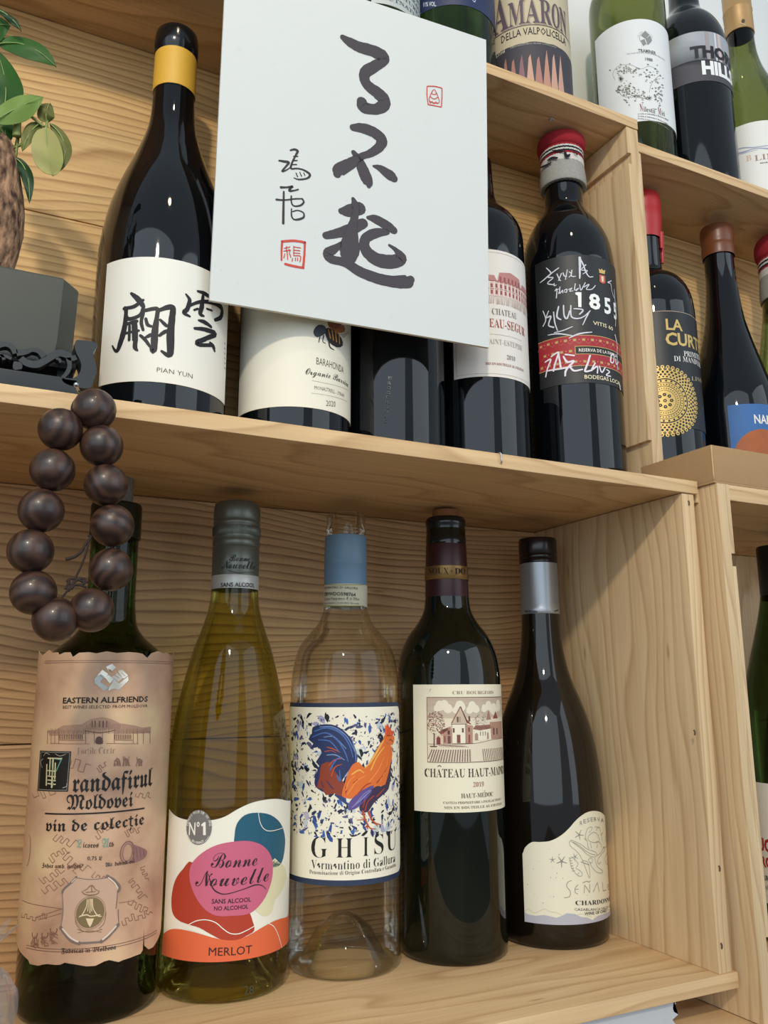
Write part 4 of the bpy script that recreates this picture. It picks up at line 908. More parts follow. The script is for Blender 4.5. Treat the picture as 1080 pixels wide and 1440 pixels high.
for q in ([(588, 232, 10), (618, 258, 20), (638, 285, 16)], [(556, 300, 12), (600, 290, 14), (640, 262, 10)], [(560, 295, 10), (572, 345, 14), (625, 330, 13), (642, 290, 12)], [(566, 300, 12), (560, 370, 18), (546, 430, 20), (524, 490, 13), (504, 466, 6)],
          [(560, 372, 12), (612, 356, 12)], [(606, 360, 12), (608, 420, 15), (604, 470, 16), (614, 486, 8)], [(580, 378, 10), (578, 440, 10)], [(556, 412, 9), (620, 398, 9)], [(594, 372, 8), (596, 440, 8)],
          [(636, 312, 12), (700, 300, 15), (702, 330, 14), (692, 400, 22), (686, 488, 20), (672, 470, 8)], [(652, 345, 10), (660, 372, 12), (680, 380, 8)], [(648, 430, 8), (668, 420, 13), (690, 410, 8)], [(628, 420, 10), (650, 440, 12), (668, 466, 10)], [(640, 320, 12), (632, 360, 12), (640, 395, 10)],
          [(706, 310, 12), (750, 294, 18), (772, 300, 20), (766, 360, 22), (760, 440, 26), (757, 506, 20), (722, 490, 9)], [(716, 350, 9), (738, 372, 13), (750, 380, 8)], [(712, 420, 10), (738, 402, 13), (755, 396, 8)],
          [(882, 222, 9), (912, 232, 16), (935, 248, 12)], [(830, 236, 7), (846, 262, 14), (836, 300, 16), (820, 318, 14), (846, 334, 8)], [(846, 286, 10), (900, 268, 13), (960, 276, 18), (988, 300, 22), (984, 336, 18), (958, 350, 12)], [(905, 244, 12), (900, 290, 18), (892, 322, 16), (908, 332, 8)], [(866, 306, 8), (882, 300, 8)], [(922, 300, 8), (944, 308, 8)],
          [(886, 352, 8), (912, 360, 16), (940, 380, 12)], [(868, 388, 10), (910, 392, 16), (960, 412, 18), (920, 432, 16), (878, 452, 18), (900, 462, 14), (945, 462, 13)], [(936, 452, 10), (950, 468, 18), (956, 488, 10)]):
    a.rib([(x, y, w_*1.22) for x, y, w_ in q], K, rag=.07)
a.text('PIAN YUN', (700, 582), (858, 612), 20, '5A4A3E', 'sans', -.008)
for i in range(6): a.rib([(999, 452+i*22, 4), (1003, 458+i*22, 4)], '6E675C', n=2)
a.done('brush_lettering', L)

# ---------- bee label
b = B['bara']; R = .0375; S = Cyl(b, R+.0001); C = crop(300, 400, 2.842); uv = lambda *p: [S.uv(C(q)[0]) for q in p]
v0 = uv((280, 488))[0][1]; ul = uv((108, 300))[0][0]; ur = max(uv((556, 350))[0][0], R*.9)
a = Art(S, C); a.polyuv(rect(ul, R*1.25, v0, v0+.094), 'E7E3D2', w=0); L = a.done('label', b, thick=.0003)
a = Art(S, C)
a.poly([(475, 125), (505, 130), (510, 165), (470, 180), (455, 150)], '8A5234', 2); a.poly([(480, 165), (520, 165), (522, 190), (490, 195), (468, 180)], 'A5673C', 2)
a.poly([(402, 180), (420, 162), (445, 168), (448, 195), (415, 212), (400, 198)], '3A3E48', 2); a.poly([(445, 178), (475, 180), (510, 215), (515, 245), (490, 252), (455, 225)], '2A2320', 2); a.layer = 1
for i in range(4): a.rib([(458+i*14, 180+i*4, 3), (466+i*12, 215+i*7, 6)], 'C9903E')
a.poly([(500, 200), (540, 190), (520, 215)], 'B9B5A8')
for q in ([(425, 210, 4), (420, 232, 3)], [(440, 205, 5), (436, 228, 3), (446, 236, 3)], [(460, 225, 7), (464, 250, 6), (480, 262, 3)], [(490, 245, 8), (512, 235, 5)]): a.rib(q, '2E2A2C')
a.text('BARAHONDA', (411, 320), (518, 357), 28, '4A443C', 'sans', -.01)
a.text('Organic Barrica', (368, 360), (536, 412), 26, '3E3A36', 'script')
a.rib([(392, 385, 1), (460, 398, 1), (536, 424, 1)], '9A9486'); a.rib([(390, 435, 1), (460, 445, 1), (534, 470, 1)], '9A9486')
a.text('MONASTRELL - SYRAH', (403, 420), (520, 452), 15, '5A544A', 'sans', -.01); a.text('2020', (449, 486), (486, 490), 22, '4A443C', 'sans', -.01)
a.done('lettering', L)
# ---------- plain black one: embossed letters, small yellow blob of the neighbours' mirror image left out
b = B['dark']; S = Cyl(b, .0376); C = crop(300, 400, 2.842); a = Art(S, C); EG = plain('20262B', .25, name='embossed_glass')
for i, ch in enumerate('SANGREGORE'):
    a.text(ch, (680+i*2.2, 552-i*19), (694+i*2.2, 555-i*19), 13, EG)
a.done('embossed_letters', b)

# ---------- pink palace label
b = B['chat']; R = .0375; S = Cyl(b, R+.0001); C = crop(620, 320, 3.6); uv = lambda *p: [S.uv(C(q)[0]) for q in p]
v1 = uv((262, 112))[0][1]; v0 = uv((190, 755))[0][1]; ul = uv((66, 680))[0][0]
a = Art(S, C); a.polyuv(rect(ul, ul+.092, v0, v1), 'E4DFD8', w=0); L = a.done('label', b, thick=.0003)
a = Art(S, C)
for du, w in ((.0022, .00022),):
    r = rect(ul+du, ul+.092-du, v0+du, v1-du)
    for p, q in zip(r, r[1:]+r[:1]): a.ribuv([p+(w/2,), q+(w/2,)], 'A99B94', n=1)
PK = 'B9827E'; PK2 = '98504E'; rnd = random.Random(9)
vb_ = uv((250, 345))[0][1]; vt_ = uv((250, 222))[0][1]; uo = ul+.020; Hh = vt_-vb_
def pq(pts, m): a.polyuv([(uo+x*.001, vb_+y*Hh) for x, y in pts], m)
pq([(0, 0), (52, 0), (52, .62), (0, .62)], 'DCC3BC'); a.layer = 1
pq([(14, .55), (38, .55), (36, .98), (26, 1.08), (16, .98)], PK); pq([(0, .6), (14, .62), (12, .85), (2, .85)], PK); pq([(38, .62), (52, .6), (50, .85), (40, .85)], PK)
a.layer = 2
for i in range(14):
    for y0, y1 in ((.08, .24), (.34, .50)): pq([(1.5+i*3.7, y0), (3.1+i*3.7, y0), (3.1+i*3.7, y1), (1.5+i*3.7, y1)], PK2)
    pq([(.4+i*3.7, 0), (.9+i*3.7, 0), (.9+i*3.7, .6), (.4+i*3.7, .6)], 'EFE6DF')
for i in range(6): pq([(16+i*3.6, .64), (17.6+i*3.6, .64), (17.6+i*3.6, .82), (16+i*3.6, .82)], PK2)
for i in range(60): pq([(i*.87, -.02), (i*.87+.3, -.02), (i*.87+.3-rnd.random(), -.32), (i*.87-rnd.random(), -.32)], 'B9A29A')
pq([(0, .28), (52, .28), (52, .30), (0, .30)], PK2); pq([(0, .6), (52, .6), (52, .63), (0, .63)], PK2)
a.layer = 3; u0_ = uv((258, 440))[0]; u1_ = uv((252, 505))[0]
a.textuv('CHATEAU', (u0_[0], u0_[1]), (u0_[0]+.022, u0_[1]), .0048, '6A5A54', 'serif', -.012)
a.textuv('EAU-SEGUR', (u1_[0]-.001, u1_[1]), (u1_[0]+.033, u1_[1]), .0068, '9A3C36', 'serif', -.008)
u2_ = uv((250, 590))[0]; a.textuv('SAINT-ESTEPHE', (u2_[0]-.003, u2_[1]), (u2_[0]+.029, u2_[1]), .0040, 'A39A94', 'serif', -.012)
u3_ = uv((333, 668))[0]; a.textuv('2010', u3_, (u3_[0]+.0075, u3_[1]), .0034, '6A5A54', 'serif', -.01)
u4_ = uv((226, 695))[0]; a.textuv('MIS EN BOUTEILLE AU CHATEAU', u4_, (u4_[0]+.034, u4_[1]), .0018, '8A4A44', 'serif', 0)
a.rib([(250, 540, 1.2), (320, 548, 1.2), (405, 575, 1.2)], '9A8F88')
a.done('palace_print', L)

# ---------- signed bottle
def sock(root, zs, r, name='sock_cap', roll=True):
    """knitted cap: grey rib, pale face band, striped band, red rolled top"""
    z0, z1, z2, z3, z4 = zs
    t = bpy.data.objects.new(name, None)
    G_ = plain('A8A69F', .95, name='grey_wool', noise=.35, nscale=500); Rd = plain('A8202E', .95, name='red_wool', noise=.3, nscale=500); Wh = plain('DAD6D0', .95, name='white_wool', noise=.2, nscale=500); Bk = plain('1C1A22', .95, name='black_wool')
    def knit(nm, prof, mat, parent, n=54, amp=.00045):
        bm = bmesh.new(); rings = []
        for k, (rr, z) in enumerate(prof):
            rings.append([bm.verts.new(((rr+(amp if i % 2 else 0)*(1 if rr > .004 else 0))*math.cos(PI*i/n), (rr+(amp if i % 2 else 0))*math.sin(PI*i/n), z+.0002*math.sin(i*1.7+k))) for i in range(2*n)])
        for p, q in zip(rings, rings[1:]):
            for i in range(2*n): bm.faces.new((p[i], p[(i+1) % (2*n)], q[(i+1) % (2*n)], q[i]))
        if prof[-1][0] < r*.6: bm.faces.new(rings[-1])
        bmesh.ops.recalc_face_normals(bm, faces=bm.faces)
        return obj(nm, bm, mat, parent, angle=60)
    base = knit(name, cat([(r*.80, z0-.0002), (r*1.0, z0-.0004), (r*1.06, z0+.001), (r*1.05, (z0+z1)/2), (r, z1)], 4), G_, root)
    knit('pale_band', [(r*1.0, z1), (r*1.005, (z1+z2)/2), (r*.99, z2)], Wh, base)
    h = (z3-z2)/6
    for i, m in enumerate((Rd, Bk, Wh, Bk, Wh, Rd)): knit('stripe', [(r*.99+.0001, z2+h*i), (r*1.0+.0002, z2+h*(i+.5)), (r*.99+.0001, z2+h*(i+1))], m, base)
    knit('rolled_edge', cat([(r*.96, z3), (r*1.08, z3+(z4-z3)*.15), (r*1.12, z3+(z4-z3)*.45), (r*1.05, z3+(z4-z3)*.8), (r*.8, z4), (r*.5, z4-.0006), (.004, z4-.0014)], 4), Rd, base)
    return base, G_, Bk
b = B['sign']; zt = .636-UZ0
sk_, _, Bk = sock(b, (zt-.0485, zt-.0305, zt-.0245, zt-.0150, zt-.0008), .0178)
S = Cyl(b, .0192); C = crop(660, 0, 2.571); a = Art(S, C)
for q in ([(285, 580, 6), (300, 572, 9), (318, 572, 6)], [(258, 607, 5), (275, 600, 8), (295, 590, 5)], [(345, 552, 6), (352, 566, 12), (362, 560, 6)], [(300, 545, 3), (330, 546, 6), (350, 552, 3)], [(375, 545, 3), (388, 560, 6)]): a.rib(q, Bk)
a.done('knitted_pattern', sk_)
R = .0375; S = Cyl(b, R+.0001); C = crop(740, 340, 6.543); uv = lambda *p: [S.uv(C(q)[0]) for q in p]
v1 = uv((350, 130))[0][1]; v0 = uv((350, 1312))[0][1]; ul = uv((98, 600))[0][0]
a = Art(S, C); a.polyuv(rect(ul, R*1.45, v0, v1), plain('1F2022', .5, name='black_label'), w=0); L = a.done('label', b, thick=.0003)
a = Art(S, C); vr1 = uv((400, 868))[0][1]; vr0 = uv((115, 1218))[0][1]; ug = ul+.0003; GD = 'BFA468'
a.polyuv([(ug, vr0), (R*1.44, vr0), (R*1.44, vr1), (ug, vr1)], 'A3262E'); a.layer = 1
for v in (vr0, vr1): a.polyuv([(ug, v-.00025), (R*1.44, v-.00025), (R*1.44, v+.00025), (ug, v+.00025)], GD)
sp = .0068; i = 0
while ug+.003+i*sp < R*1.4:
    for j, v in enumerate((vr1-.0035, (vr0+vr1)/2, vr0+.0035)):
        u = ug+.0025+i*sp+(sp/2 if j % 2 else 0); k = .0011
        a.polyuv([(u-k, v-k), (u+k, v-k), (u+k*1.1, v+k), (u+k*.4, v+k*.3), (u, v+k*1.1), (u-k*.4, v+k*.3), (u-k*1.1, v+k)], GD)
        a.ribuv([(u+sp*.2, v-.0014, .0001), (u+sp*.5, v-.0034, .0001)], 'C77A6A', n=1); a.ribuv([(u-sp*.2, v-.0014, .0001), (u-sp*.5, v-.0034, .0001)], 'C77A6A', n=1); a.disc((u+sp/2, v), .0006, 'D06A62', uvspace=True, n=6)
    i += 1
a.layer = 2; ua, vm = uv((446, 968))[0][0], (vr0+vr1)/2
a.polyuv(rect(ua, R*1.44, vm-.0032, vm+.0036), GD); a.layer = 3; a.polyuv(rect(ua+.0005, R*1.44, vm-.0027, vm+.0031), '1A1A1C')
a.layer = 4; u_ = uv((485, 1030))[0][0]; a.textuv('RESERVA DE LA FAMILIA', (u_, vm-.0011), (u_+.036, vm-.0011), .0026, 'EDE8DA', 'sans', .01)
W8 = 'F1F1EE'
a.poly([(474, 466), (506, 468), (506, 606), (478, 603), (474, 500), (452, 486), (450, 470)], W8); a.text('8', (578, 612), (680, 628), 138, W8, 'sansb', .01); a.text('5', (716, 656), (776, 668), 140, W8, 'sansb', .01); a.text('5', (802, 705), (826, 720), 140, W8, 'sansb', .01)
a.text('VITIS 60', (612, 765), (792, 822), 34, 'E8DDB8', 'sans', .01); a.text('BODEGAS LOCAL', (536, 1262), (860, 1330), 36, 'E8DDB8', 'sans', .012)
a.poly([(668, 305), (720, 318), (722, 380), (700, 390), (670, 370)], 'C8604A', 0); a.poly([(662, 250), (680, 262), (690, 250), (702, 268), (722, 262), (716, 300), (668, 290)], 'CDB26A'); a.layer = 5; a.poly([(684, 318), (706, 324), (706, 372), (690, 372)], 'E8D3C0')
a.layer = 6; WP = 'CFD1DA'
for q in ([(135, 378, 8), (170, 350, 12), (215, 310, 12), (300, 245, 10)], [(190, 245, 8), (230, 290, 12), (205, 330, 10), (250, 335, 10), (200, 385, 10), (262, 400, 9)], [(260, 385, 7), (262, 408, 7), (280, 400, 6)], [(285, 300, 9), (310, 355, 9), (320, 362, 6)], [(325, 295, 9), (300, 360, 9)], [(340, 290, 9), (352, 320, 10), (372, 322, 8)], [(378, 262, 8), (362, 350, 8)], [(395, 280, 8), (415, 300, 8), (395, 330, 7)], [(420, 265, 8), (416, 320, 9), (452, 322, 8)],
          [(490, 150, 22), (492, 230, 20), (490, 340, 12)], [(490, 155, 16), (520, 210, 12), (545, 280, 12), (575, 325, 10), (610, 325, 7)], [(545, 215, 8), (505, 262, 8), (560, 270, 8), (520, 300, 7)],
          [(268, 455, 9), (285, 440, 9), (280, 520, 9)], [(282, 445, 8), (310, 440, 8), (300, 480, 8)], [(312, 420, 8), (310, 480, 8), (335, 450, 8), (338, 475, 7)], [(352, 450, 8), (375, 440, 8), (370, 470, 8), (352, 462, 7)], [(390, 445, 8), (420, 430, 8), (400, 460, 8), (430, 455, 7)], [(450, 390, 8), (446, 450, 8), (480, 430, 8), (460, 455, 7)], [(490, 400, 7), (500, 450, 8), (520, 420, 8), (540, 380, 8)], [(530, 420, 8), (575, 395, 8), (550, 440, 8), (600, 440, 8), (632, 405, 6)],
          [(160, 640, 8), (185, 720, 10), (160, 780, 9)], [(210, 640, 8), (190, 700, 12), (230, 690, 14), (210, 770, 12), (255, 790, 14)], [(255, 650, 10), (265, 740, 12), (290, 820, 8)], [(300, 600, 12), (285, 690, 14), (320, 720, 12)], [(345, 590, 12), (350, 680, 12), (375, 710, 14), (400, 640, 10)], [(410, 590, 10), (415, 690, 12), (470, 710, 12), (530, 690, 10), (585, 638, 8)], [(440, 620, 10), (520, 630, 12), (490, 670, 12)], [(582, 640, 8), (545, 710, 10), (518, 768, 7)], [(260, 840, 6), (340, 820, 10), (425, 785, 7)], [(205, 862, 6), (300, 850, 12), (420, 868, 9)], [(395, 890, 8), (480, 852, 14), (600, 835, 8)],
          [(775, 362, 8), (742, 378, 8), (770, 390, 8), (778, 450, 7), (800, 520, 8)], [(800, 440, 8), (812, 600, 10), (815, 700, 10)], [(815, 560, 8), (818, 640, 8), (812, 780, 7)], [(810, 860, 14), (825, 930, 14)], [(826, 930, 8), (832, 1180, 8)]): a.rib(q, WP, rag=.12)
for q in ([(180, 1110, 12), (230, 1085, 14), (200, 1170, 14), (185, 1245, 12)], [(235, 1060, 12), (300, 1020, 16), (270, 1120, 16), (255, 1190, 16)], [(300, 1030, 14), (320, 1160, 16)], [(205, 1190, 12), (330, 1170, 14), (420, 1150, 10)], [(345, 1060, 14), (380, 1110, 18), (440, 1100, 16), (370, 1180, 18), (360, 1235, 14)], [(360, 1040, 12), (440, 1050, 14)], [(400, 1150, 14), (440, 1190, 16), (515, 1178, 12)], [(585, 1050, 14), (560, 1130, 16), (540, 1195, 16), (600, 1185, 14)], [(630, 1120, 12), (600, 1180, 14), (650, 1150, 12), (650, 1210, 12)], [(670, 1150, 12), (690, 1205, 12), (720, 1160, 12)], [(735, 1180, 10), (760, 1200, 12), (730, 1230, 12), (770, 1240, 10)], [(775, 1050, 16), (770, 1105, 16), (795, 1110, 12), (800, 1040, 12), (778, 1045, 10)], [(815, 1080, 10), (820, 1130, 12), (838, 1110, 10)], [(850, 1310, 12), (858, 1360, 14)]): a.rib(q, 'E6DDE6', rag=.12)
a.done('signature_print', L)

# ================================================================== RIGHT CRATE
b = B['lac']; RW = plain('B3262A', .4, name='red_wax'); Z = .3252
w = lobj('wax_seal', cat([(.0136, .2520), (.0142, .2523), (.0160, .2700), (.0158, .2800), (.0162, .2880), (.0155, .2945), (.0125, .2975), (.006, .2985), (.0004, .2986)], 4), RW, b, 64)
bm = bmesh.new()
for t, l in ((.55, .012), (.95, .024), (-1.3, .008), (2.4, .016)):
    r_ = .0147; x, y = r_*math.sin(t), -r_*math.cos(t)
    tube(bm, [(x*.99, y*.99, .256), (x*.97, y*.97, .256-l*.5), (x*.95, y*.95, .2525-l)], [.0026, .0013], 10, 4)
bmesh.ops.recalc_face_normals(bm, faces=bm.faces); o = obj('wax_drips', bm, RW, w); o['kind'] = 'stuff'
R = .0375; S = Cyl(b, R+.0001); C = crop(900, 420, 6.0); uv = lambda *p: [S.uv(C(q)[0]) for q in p]
v1 = uv((140, 105))[0][1]; v0 = uv((300, 1085))[0][1]
a = Art(S, C); a.polyuv(rect(-R*1.35, R*1.15, v0, v1), plain('15181B', .45, name='black_label'), w=0); L = a.done('label', b, thick=.0003)
a = Art(S, C); GO = plain('D2B26A', .45, .35, name='gold_print'); a.polyuv([(-R*1.34, v1-.0006), (R*1.14, v1-.0006), (R*1.14, v1-.0002), (-R*1.34, v1-.0002)], 'C9B49A')
a.text('LA', (220, 262), (358, 276), 92, GO, 'sansb'); a.text('CURTE', (218, 392), (560, 460), 105, GO, 'sansb', .008)
a.text('PRIMITIVO', (368, 486), (560, 530), 44, 'E8E4DC', 'serif', -.006); a.text('DI MANDURIA', (286, 528), (560, 592), 44, 'E8E4DC', 'serif', -.006); a.text('LINEA', (432, 692), (520, 720), 34, 'B9A88A', 'serif', -.012)
c0 = uv((210, 862))[0]; Rm = (uv((210, 560))[0][1]-c0[1]); cu = lambda r, t: (c0[0]+Rm*r*math.cos(t), c0[1]+Rm*r*math.sin(t))
def rg(r0, r1, m, n=72):
    mi = a.mi(m)
    for i in range(n): t0, t1 = 2*PI*i/n, 2*PI*(i+1)/n; a.face((cu(r0, t0), cu(r1, t0), cu(r1, t1), cu(r0, t1)), mi)
def dots(r, n, s_, m, sh=0):
    for i in range(n):
        t = 2*PI*(i+sh)/n; x, y = cu(r, t); q = s_*Rm; a.polyuv([(x+q*math.cos(k*PI/3), y+q*math.sin(k*PI/3)) for k in range(6)], m)
a.layer = 1; dots(.95, 44, .052, GO); rg(.62, .93, GO); rg(.18, .60, GO); rg(0.001, .20, GO)
a.layer = 2; KB = '15181B'
rg(.595, .625, KB); rg(.50, .515, KB); rg(.40, .415, KB); rg(.285, .295, KB)
dots(.95, 44, .022, KB); dots(.885, 44, .040, KB, .5); dots(.81, 44, .036, KB); dots(.74, 44, .032, KB, .5); dots(.675, 44, .026, KB)
dots(.56, 26, .030, KB); dots(.455, 40, .018, KB); dots(.345, 36, .016, KB); dots(.17, 8, .05, KB); dots(0, 1, .05, KB)
a.layer = 3; dots(.885, 44, .012, GO, .5); dots(.17, 8, .014, GO); dots(0, 1, .02, GO)
a.done('medallion_print', L)
b = B['nam']; BW = plain('7A4628', .35, name='brown_wax', noise=.3, nscale=120)
lobj('wax_seal', cat([(.0143, .2610), (.0152, .2615), (.0154, .2700), (.0149, .2740), (.0155, .2790), (.0157, .2860), (.0150, .2915), (.0120, .2925), (.0004, .2926)], 4), BW, b, 64)
R = .0395; S = Cyl(b, R+.0001); uv = lambda *p: [S.uv(C(q)[0]) for q in p]
ul = uv((745, 1000))[0][0]; v1 = uv((900, 888))[0][1]
BLU = plain('3F76B8', .6, name='blue_print', noise=.4, nscale=40); ORG = plain('C46A34', .6, name='orange_print', noise=.45, nscale=90)
a = Art(S, C); a.polyuv(rect(ul, ul+.078, v1-.075, v1), BLU, w=0); L = a.done('label', b, thick=.0003)
a = Art(S, C); cx, cy = ul+.028, v1-.050; a.disc((cx, cy), .0265, ORG, n=60, uvspace=True); u_ = uv((965, 1052))[0]; a.textuv('NAMASTE'[:4]+'A', u_, (u_[0]+.030, u_[1]), .0082, 'EFE9DC', 'sansb'); a.done('planet_print', L)
b = B['sock']; sock(b, (.554-Z, .578-Z, .586-Z, .598-Z, .622-Z), .0212)
lobj('silver_collar', [(.0185, .2200), (.0212, .2202), (.0205, .2285), (.0180, .2300)], SV, b, 48)

# ================================================================== LOWER RIGHT
b = B['rom']; R = .0378; S = Cyl(b, R+.0001); C = crop(980, 940, 2.88); uv = lambda *p: [S.uv(C(q)[0]) for q in p]
lobj('screw_cap', [(.0150, .2630), (.0154, .2635), (.0154, .3060), (.0146, .3080), (0, .3080)], plain('14171A', .3, name='black_cap'), b, 48)
v1 = uv((275, 465))[0][1]; v0 = uv((275, 945))[0][1]; ul = uv((222, 700))[0][0]
a = Art(S, C); a.polyuv(rect(ul, ul+.085, v0, v1), 'EEECE4', w=0); L = a.done('label', b, thick=.0003)
a = Art(S, C); k = .00052/2.88*1.0; BKN = '20242C'; k = (v1-v0)/480
def tu(st, x, y, w, h, m, style='sans', off=0): a.textuv(st, (ul+(x-222)*k, v0+(945-y)*k), (ul+(x-222+w)*k, v0+(945-y)*k), h*k, m, style, off)
tu('ROUGE', 240, 740, 190, 52, 'B0262C', 'sansb', .02); tu('À CROC', 243, 802, 190, 52, 'B0262C', 'sansb', .02); tu('AGRICULTURE', 245, 856, 130, 20, BKN, 'sansb'); tu('le Charmel', 248, 892, 110, 20, '5A5A5A', 'sans', -.01)
for q in ([(-5, 590, 10), (10, 600, 14), (30, 605, 14), (55, 585, 10)], [(5, 625, 10), (30, 628, 12), (55, 605, 8)]):
    a.ribuv([(ul+(x+10)*k, v0+(945-y)*k, w*k/2) for x, y, w in q], BKN)
a.done('lettering', L)

# ================================================================== TOP ROW
b = B['tblue']; R = .0372; S = Cyl(b, R+.0001); C = crop(500, 0, 3.6); uv = lambda *p: [S.uv(C(q)[0]) for q in p]
v0 = uv((400, 40))[0][1]; ul = uv((312, 30))[0][0]
a = Art(S, C); a.polyuv(rect(ul, R*1.2, v0, v0+.10, .003), plain('24345E', .5, name='navy_print', noise=.5, nscale=60), w=0); L = a.done('label', b, thick=.0003)
a = Art(S, C); e = .0009
for p, q in zip(rect(ul+e, R*1.17, v0+e, v0+.099, .003), rect(ul+e, R*1.17, v0+e, v0+.099, .003)[1:]): a.ribuv([p+(.00015,), q+(.00015,)], 'AEBBD0', n=1)
a.text('11% VOL.', (345, 36), (410, 33), 22, 'C9CFDA', 'sansb'); a.rib([(590, 0, 3), (600, 12, 4), (606, 0, 3)], 'AEBBD0'); a.done('lettering', L)
b = B['tgreen']; R = .0365; S = Cyl(b, R+.0001); uv = lambda *p: [S.uv(C(q)[0]) for q in p]
v0 = uv((150, 22))[0][1]; ul = uv((80, 10))[0][0]
a = Art(S, C); a.polyuv(rect(ul, R*1.1, v0, v0+.09), plain('C6CDCB', .55, name='pale_label', noise=.3, nscale=90), w=0); L = a.done('label', b, thick=.0003)
a = Art(S, C)
for i in range(6): a.textuv('BRUTNATURE'[i:]+'AOCCRM'[:i], (ul+.003, v0+.004+i*.006), (ul+.05, v0+.004+i*.006), .0034, '3E5A58', 'serif', 0)
a.done('lettering', L)
b = B['amar']; R = .0372; S = Cyl(b, R+.0001); uv = lambda *p: [S.uv(C(q)[0]) for q in p]
ul = uv((690, 200))[0][0]; vb = ZT+.0008; rnd = random.Random(4)
a = Art(S, C); a.polyuv([(ul+rnd.uniform(-.0004, .0004), vb+.12*i/24) for i in range(24, -1, -1)]+[(R*1.2, vb), (R*1.2, vb+.12)], plain('CDBFA0', .65, name='parchment_label', noise=.15, nscale=60), w=0); L = a.done('label', b, thick=.0003)
a = Art(S, C); vd = uv((760, 250))[0][1]; PU = '5C4E58'
a.polyuv([(ul+.0008, vb)]+[(ul+.0008+(R*1.18-ul)*i/20, vd+rnd.uniform(-.0005, .0005)) for i in range(21)]+[(R*1.19, vb)], '3E3A42'); a.layer = 1
for i in range(9): a.polyuv([(ul+.004+i*.0068+rnd.uniform(0, .001), vb+.0005), (ul+.0110+i*.0068, vb+.0005), (ul+.0100+i*.0068, vb+.010), (ul+.0078+i*.0068, vd-.014+rnd.uniform(0, .008)), (ul+.0062+i*.0068, vd-.018+rnd.uniform(0, .006)), (ul+.0038+i*.0068, vb+.009)], rnd.choice(['B98874', 'A8766A', 'C49A86', '8A6068']))
a.layer = 2; vA = uv((745, 160))[0][1]; x0 = ul+.0035
for i, (ch, w_, h_) in enumerate((('A', .0145, .034), ('M', .0135, .023), ('A', .0115, .023), ('R', .0105, .023), ('O', .0085, .023), ('N', .009, .023))):
    a.layer = 2; a.textuv(ch, (x0+.0012, vA-.0008), (x0+.0012+w_, vA-.0008), h_, 'A8987E', 'serif', 0); a.layer = 4; a.textuv(ch, (x0, vA), (x0+w_, vA), h_, PU, 'serif', 0); x0 += w_+.0004
a.layer = 2; a.polyuv([(ul+.003, vA-.0022), (R*1.15, vA-.0022), (R*1.15, vA-.0015), (ul+.003, vA-.0015)], PU)
vd2 = uv((740, 222))[0][1]; ud = uv((740, 222))[0][0]; a.textuv('DELLA VALPOLICELLA', (ud, vd2), (ud+.060, vd2), .0068, '2A2624', 'sans', .004)
vd3 = uv((712, 298))[0][1]; a.textuv('15.5%vol', (ul+.003, vd3), (ul+.014, vd3), .0036, 'D9D3C4', 'serif', 0); a.textuv('DENOMINAZIONE DI ORIGINE CONTROLLATA', (ul+.019, vd3+.001), (ul+.058, vd3+.001), .0014, 'BDB6A8')
a.done('lettering', L)
b = B['nil']; R = .0372; S = Cyl(b, R+.0001); C = crop(660, 0, 2.571); uv = lambda *p: [S.uv(C(q)[0]) for q in p]
ul = uv((458, 200))[0][0]; v1 = uv((560, 78))[0][1]; v0 = uv((610, 440))[0][1]
a = Art(S, C); a.polyuv(rect(ul, R*1.1, v0, v1), 'E6E7E6', w=0); L = a.done('label', b, thick=.0003)
a = Art(S, C); GY = '8E9090'
a.ring((637, 140), 36, 2, GY, ry=38); 
for q in ([(620, 130), (635, 112), (650, 128), (636, 142)], [(636, 142), (652, 130), (660, 148), (645, 165)], [(618, 148), (632, 142), (640, 160), (628, 168)]): a.poly(q, GY)
arc('EASTERN ALLFRIENDS', (637, 140), 42, 44, 170, 10, 6, GY)
a.text('TRAMINER', (610, 190), (674, 200), 12, '55575A', 'sansb'); a.text('1988', (636, 220), (662, 224), 11, '55575A', 'sansb'); a.text('VIN ALB SEC DE CALITATE SUPERIOARA', (568, 200), (706, 222), 5, '8A8C8E')
rnd = random.Random(8)
for i in range(260):
    t = rnd.random(); 
    if t < .35: x, y = rnd.gauss(570, 18), rnd.gauss(330, 14)
    elif t < .55: x, y = rnd.gauss(575, 22), rnd.gauss(255, 10)
    elif t < .75: x, y = rnd.gauss(685, 10), rnd.gauss(350, 24)
    elif t < .9: x, y = rnd.gauss(665, 18), rnd.gauss(280, 20)
    else: x, y = rnd.gauss(630, 20), rnd.gauss(350, 8)
    if x > 700: continue
    s_ = rnd.uniform(2, 5); a.poly([(x-s_, y), (x, y-s_*.7), (x+s_, y+s_*.3), (x, y+s_*.8)], rnd.choice(['8A8B80', '6A6C62', 'A3A498']))
for q in ([(528, 290), (520, 265), (540, 240), (580, 235), (620, 250), (650, 240), (680, 255)], [(650, 335), (660, 300), (690, 270)], [(540, 330), (560, 350), (620, 355), (650, 360)]): a.rib([p+(1.5,) for p in q], '5E6058')
for i in range(14): a.rib([(548, 286, 3), (548+10*math.cos(i*.45), 286+14*math.sin(i*.45), 1)], '3E4038', n=2)
for i in range(8): a.rib([(650, 356, 3), (650+10*math.cos(i*.8), 356+10*math.sin(i*.8), 2)], '2A2C28', n=2)
a.text('N', (617, 402), (628, 404), 26, '8A3A4A', 'serif', 0); a.text('ilestii', (630, 404), (672, 412), 18, '4A4448', 'serif', -.005); a.text('M', (682, 414), (694, 418), 24, '8A3A4A', 'serif', 0); a.text('ici', (696, 418), (706, 422), 18, '4A4448', 'serif')
for y in (415, 423, 431): a.text('produs si imbuteliat in Moldova MMXI', (610, y), (718, y+24+(y-415)), 5, '6A6C6E', 'sansb')
a.done('sketch_print', L)
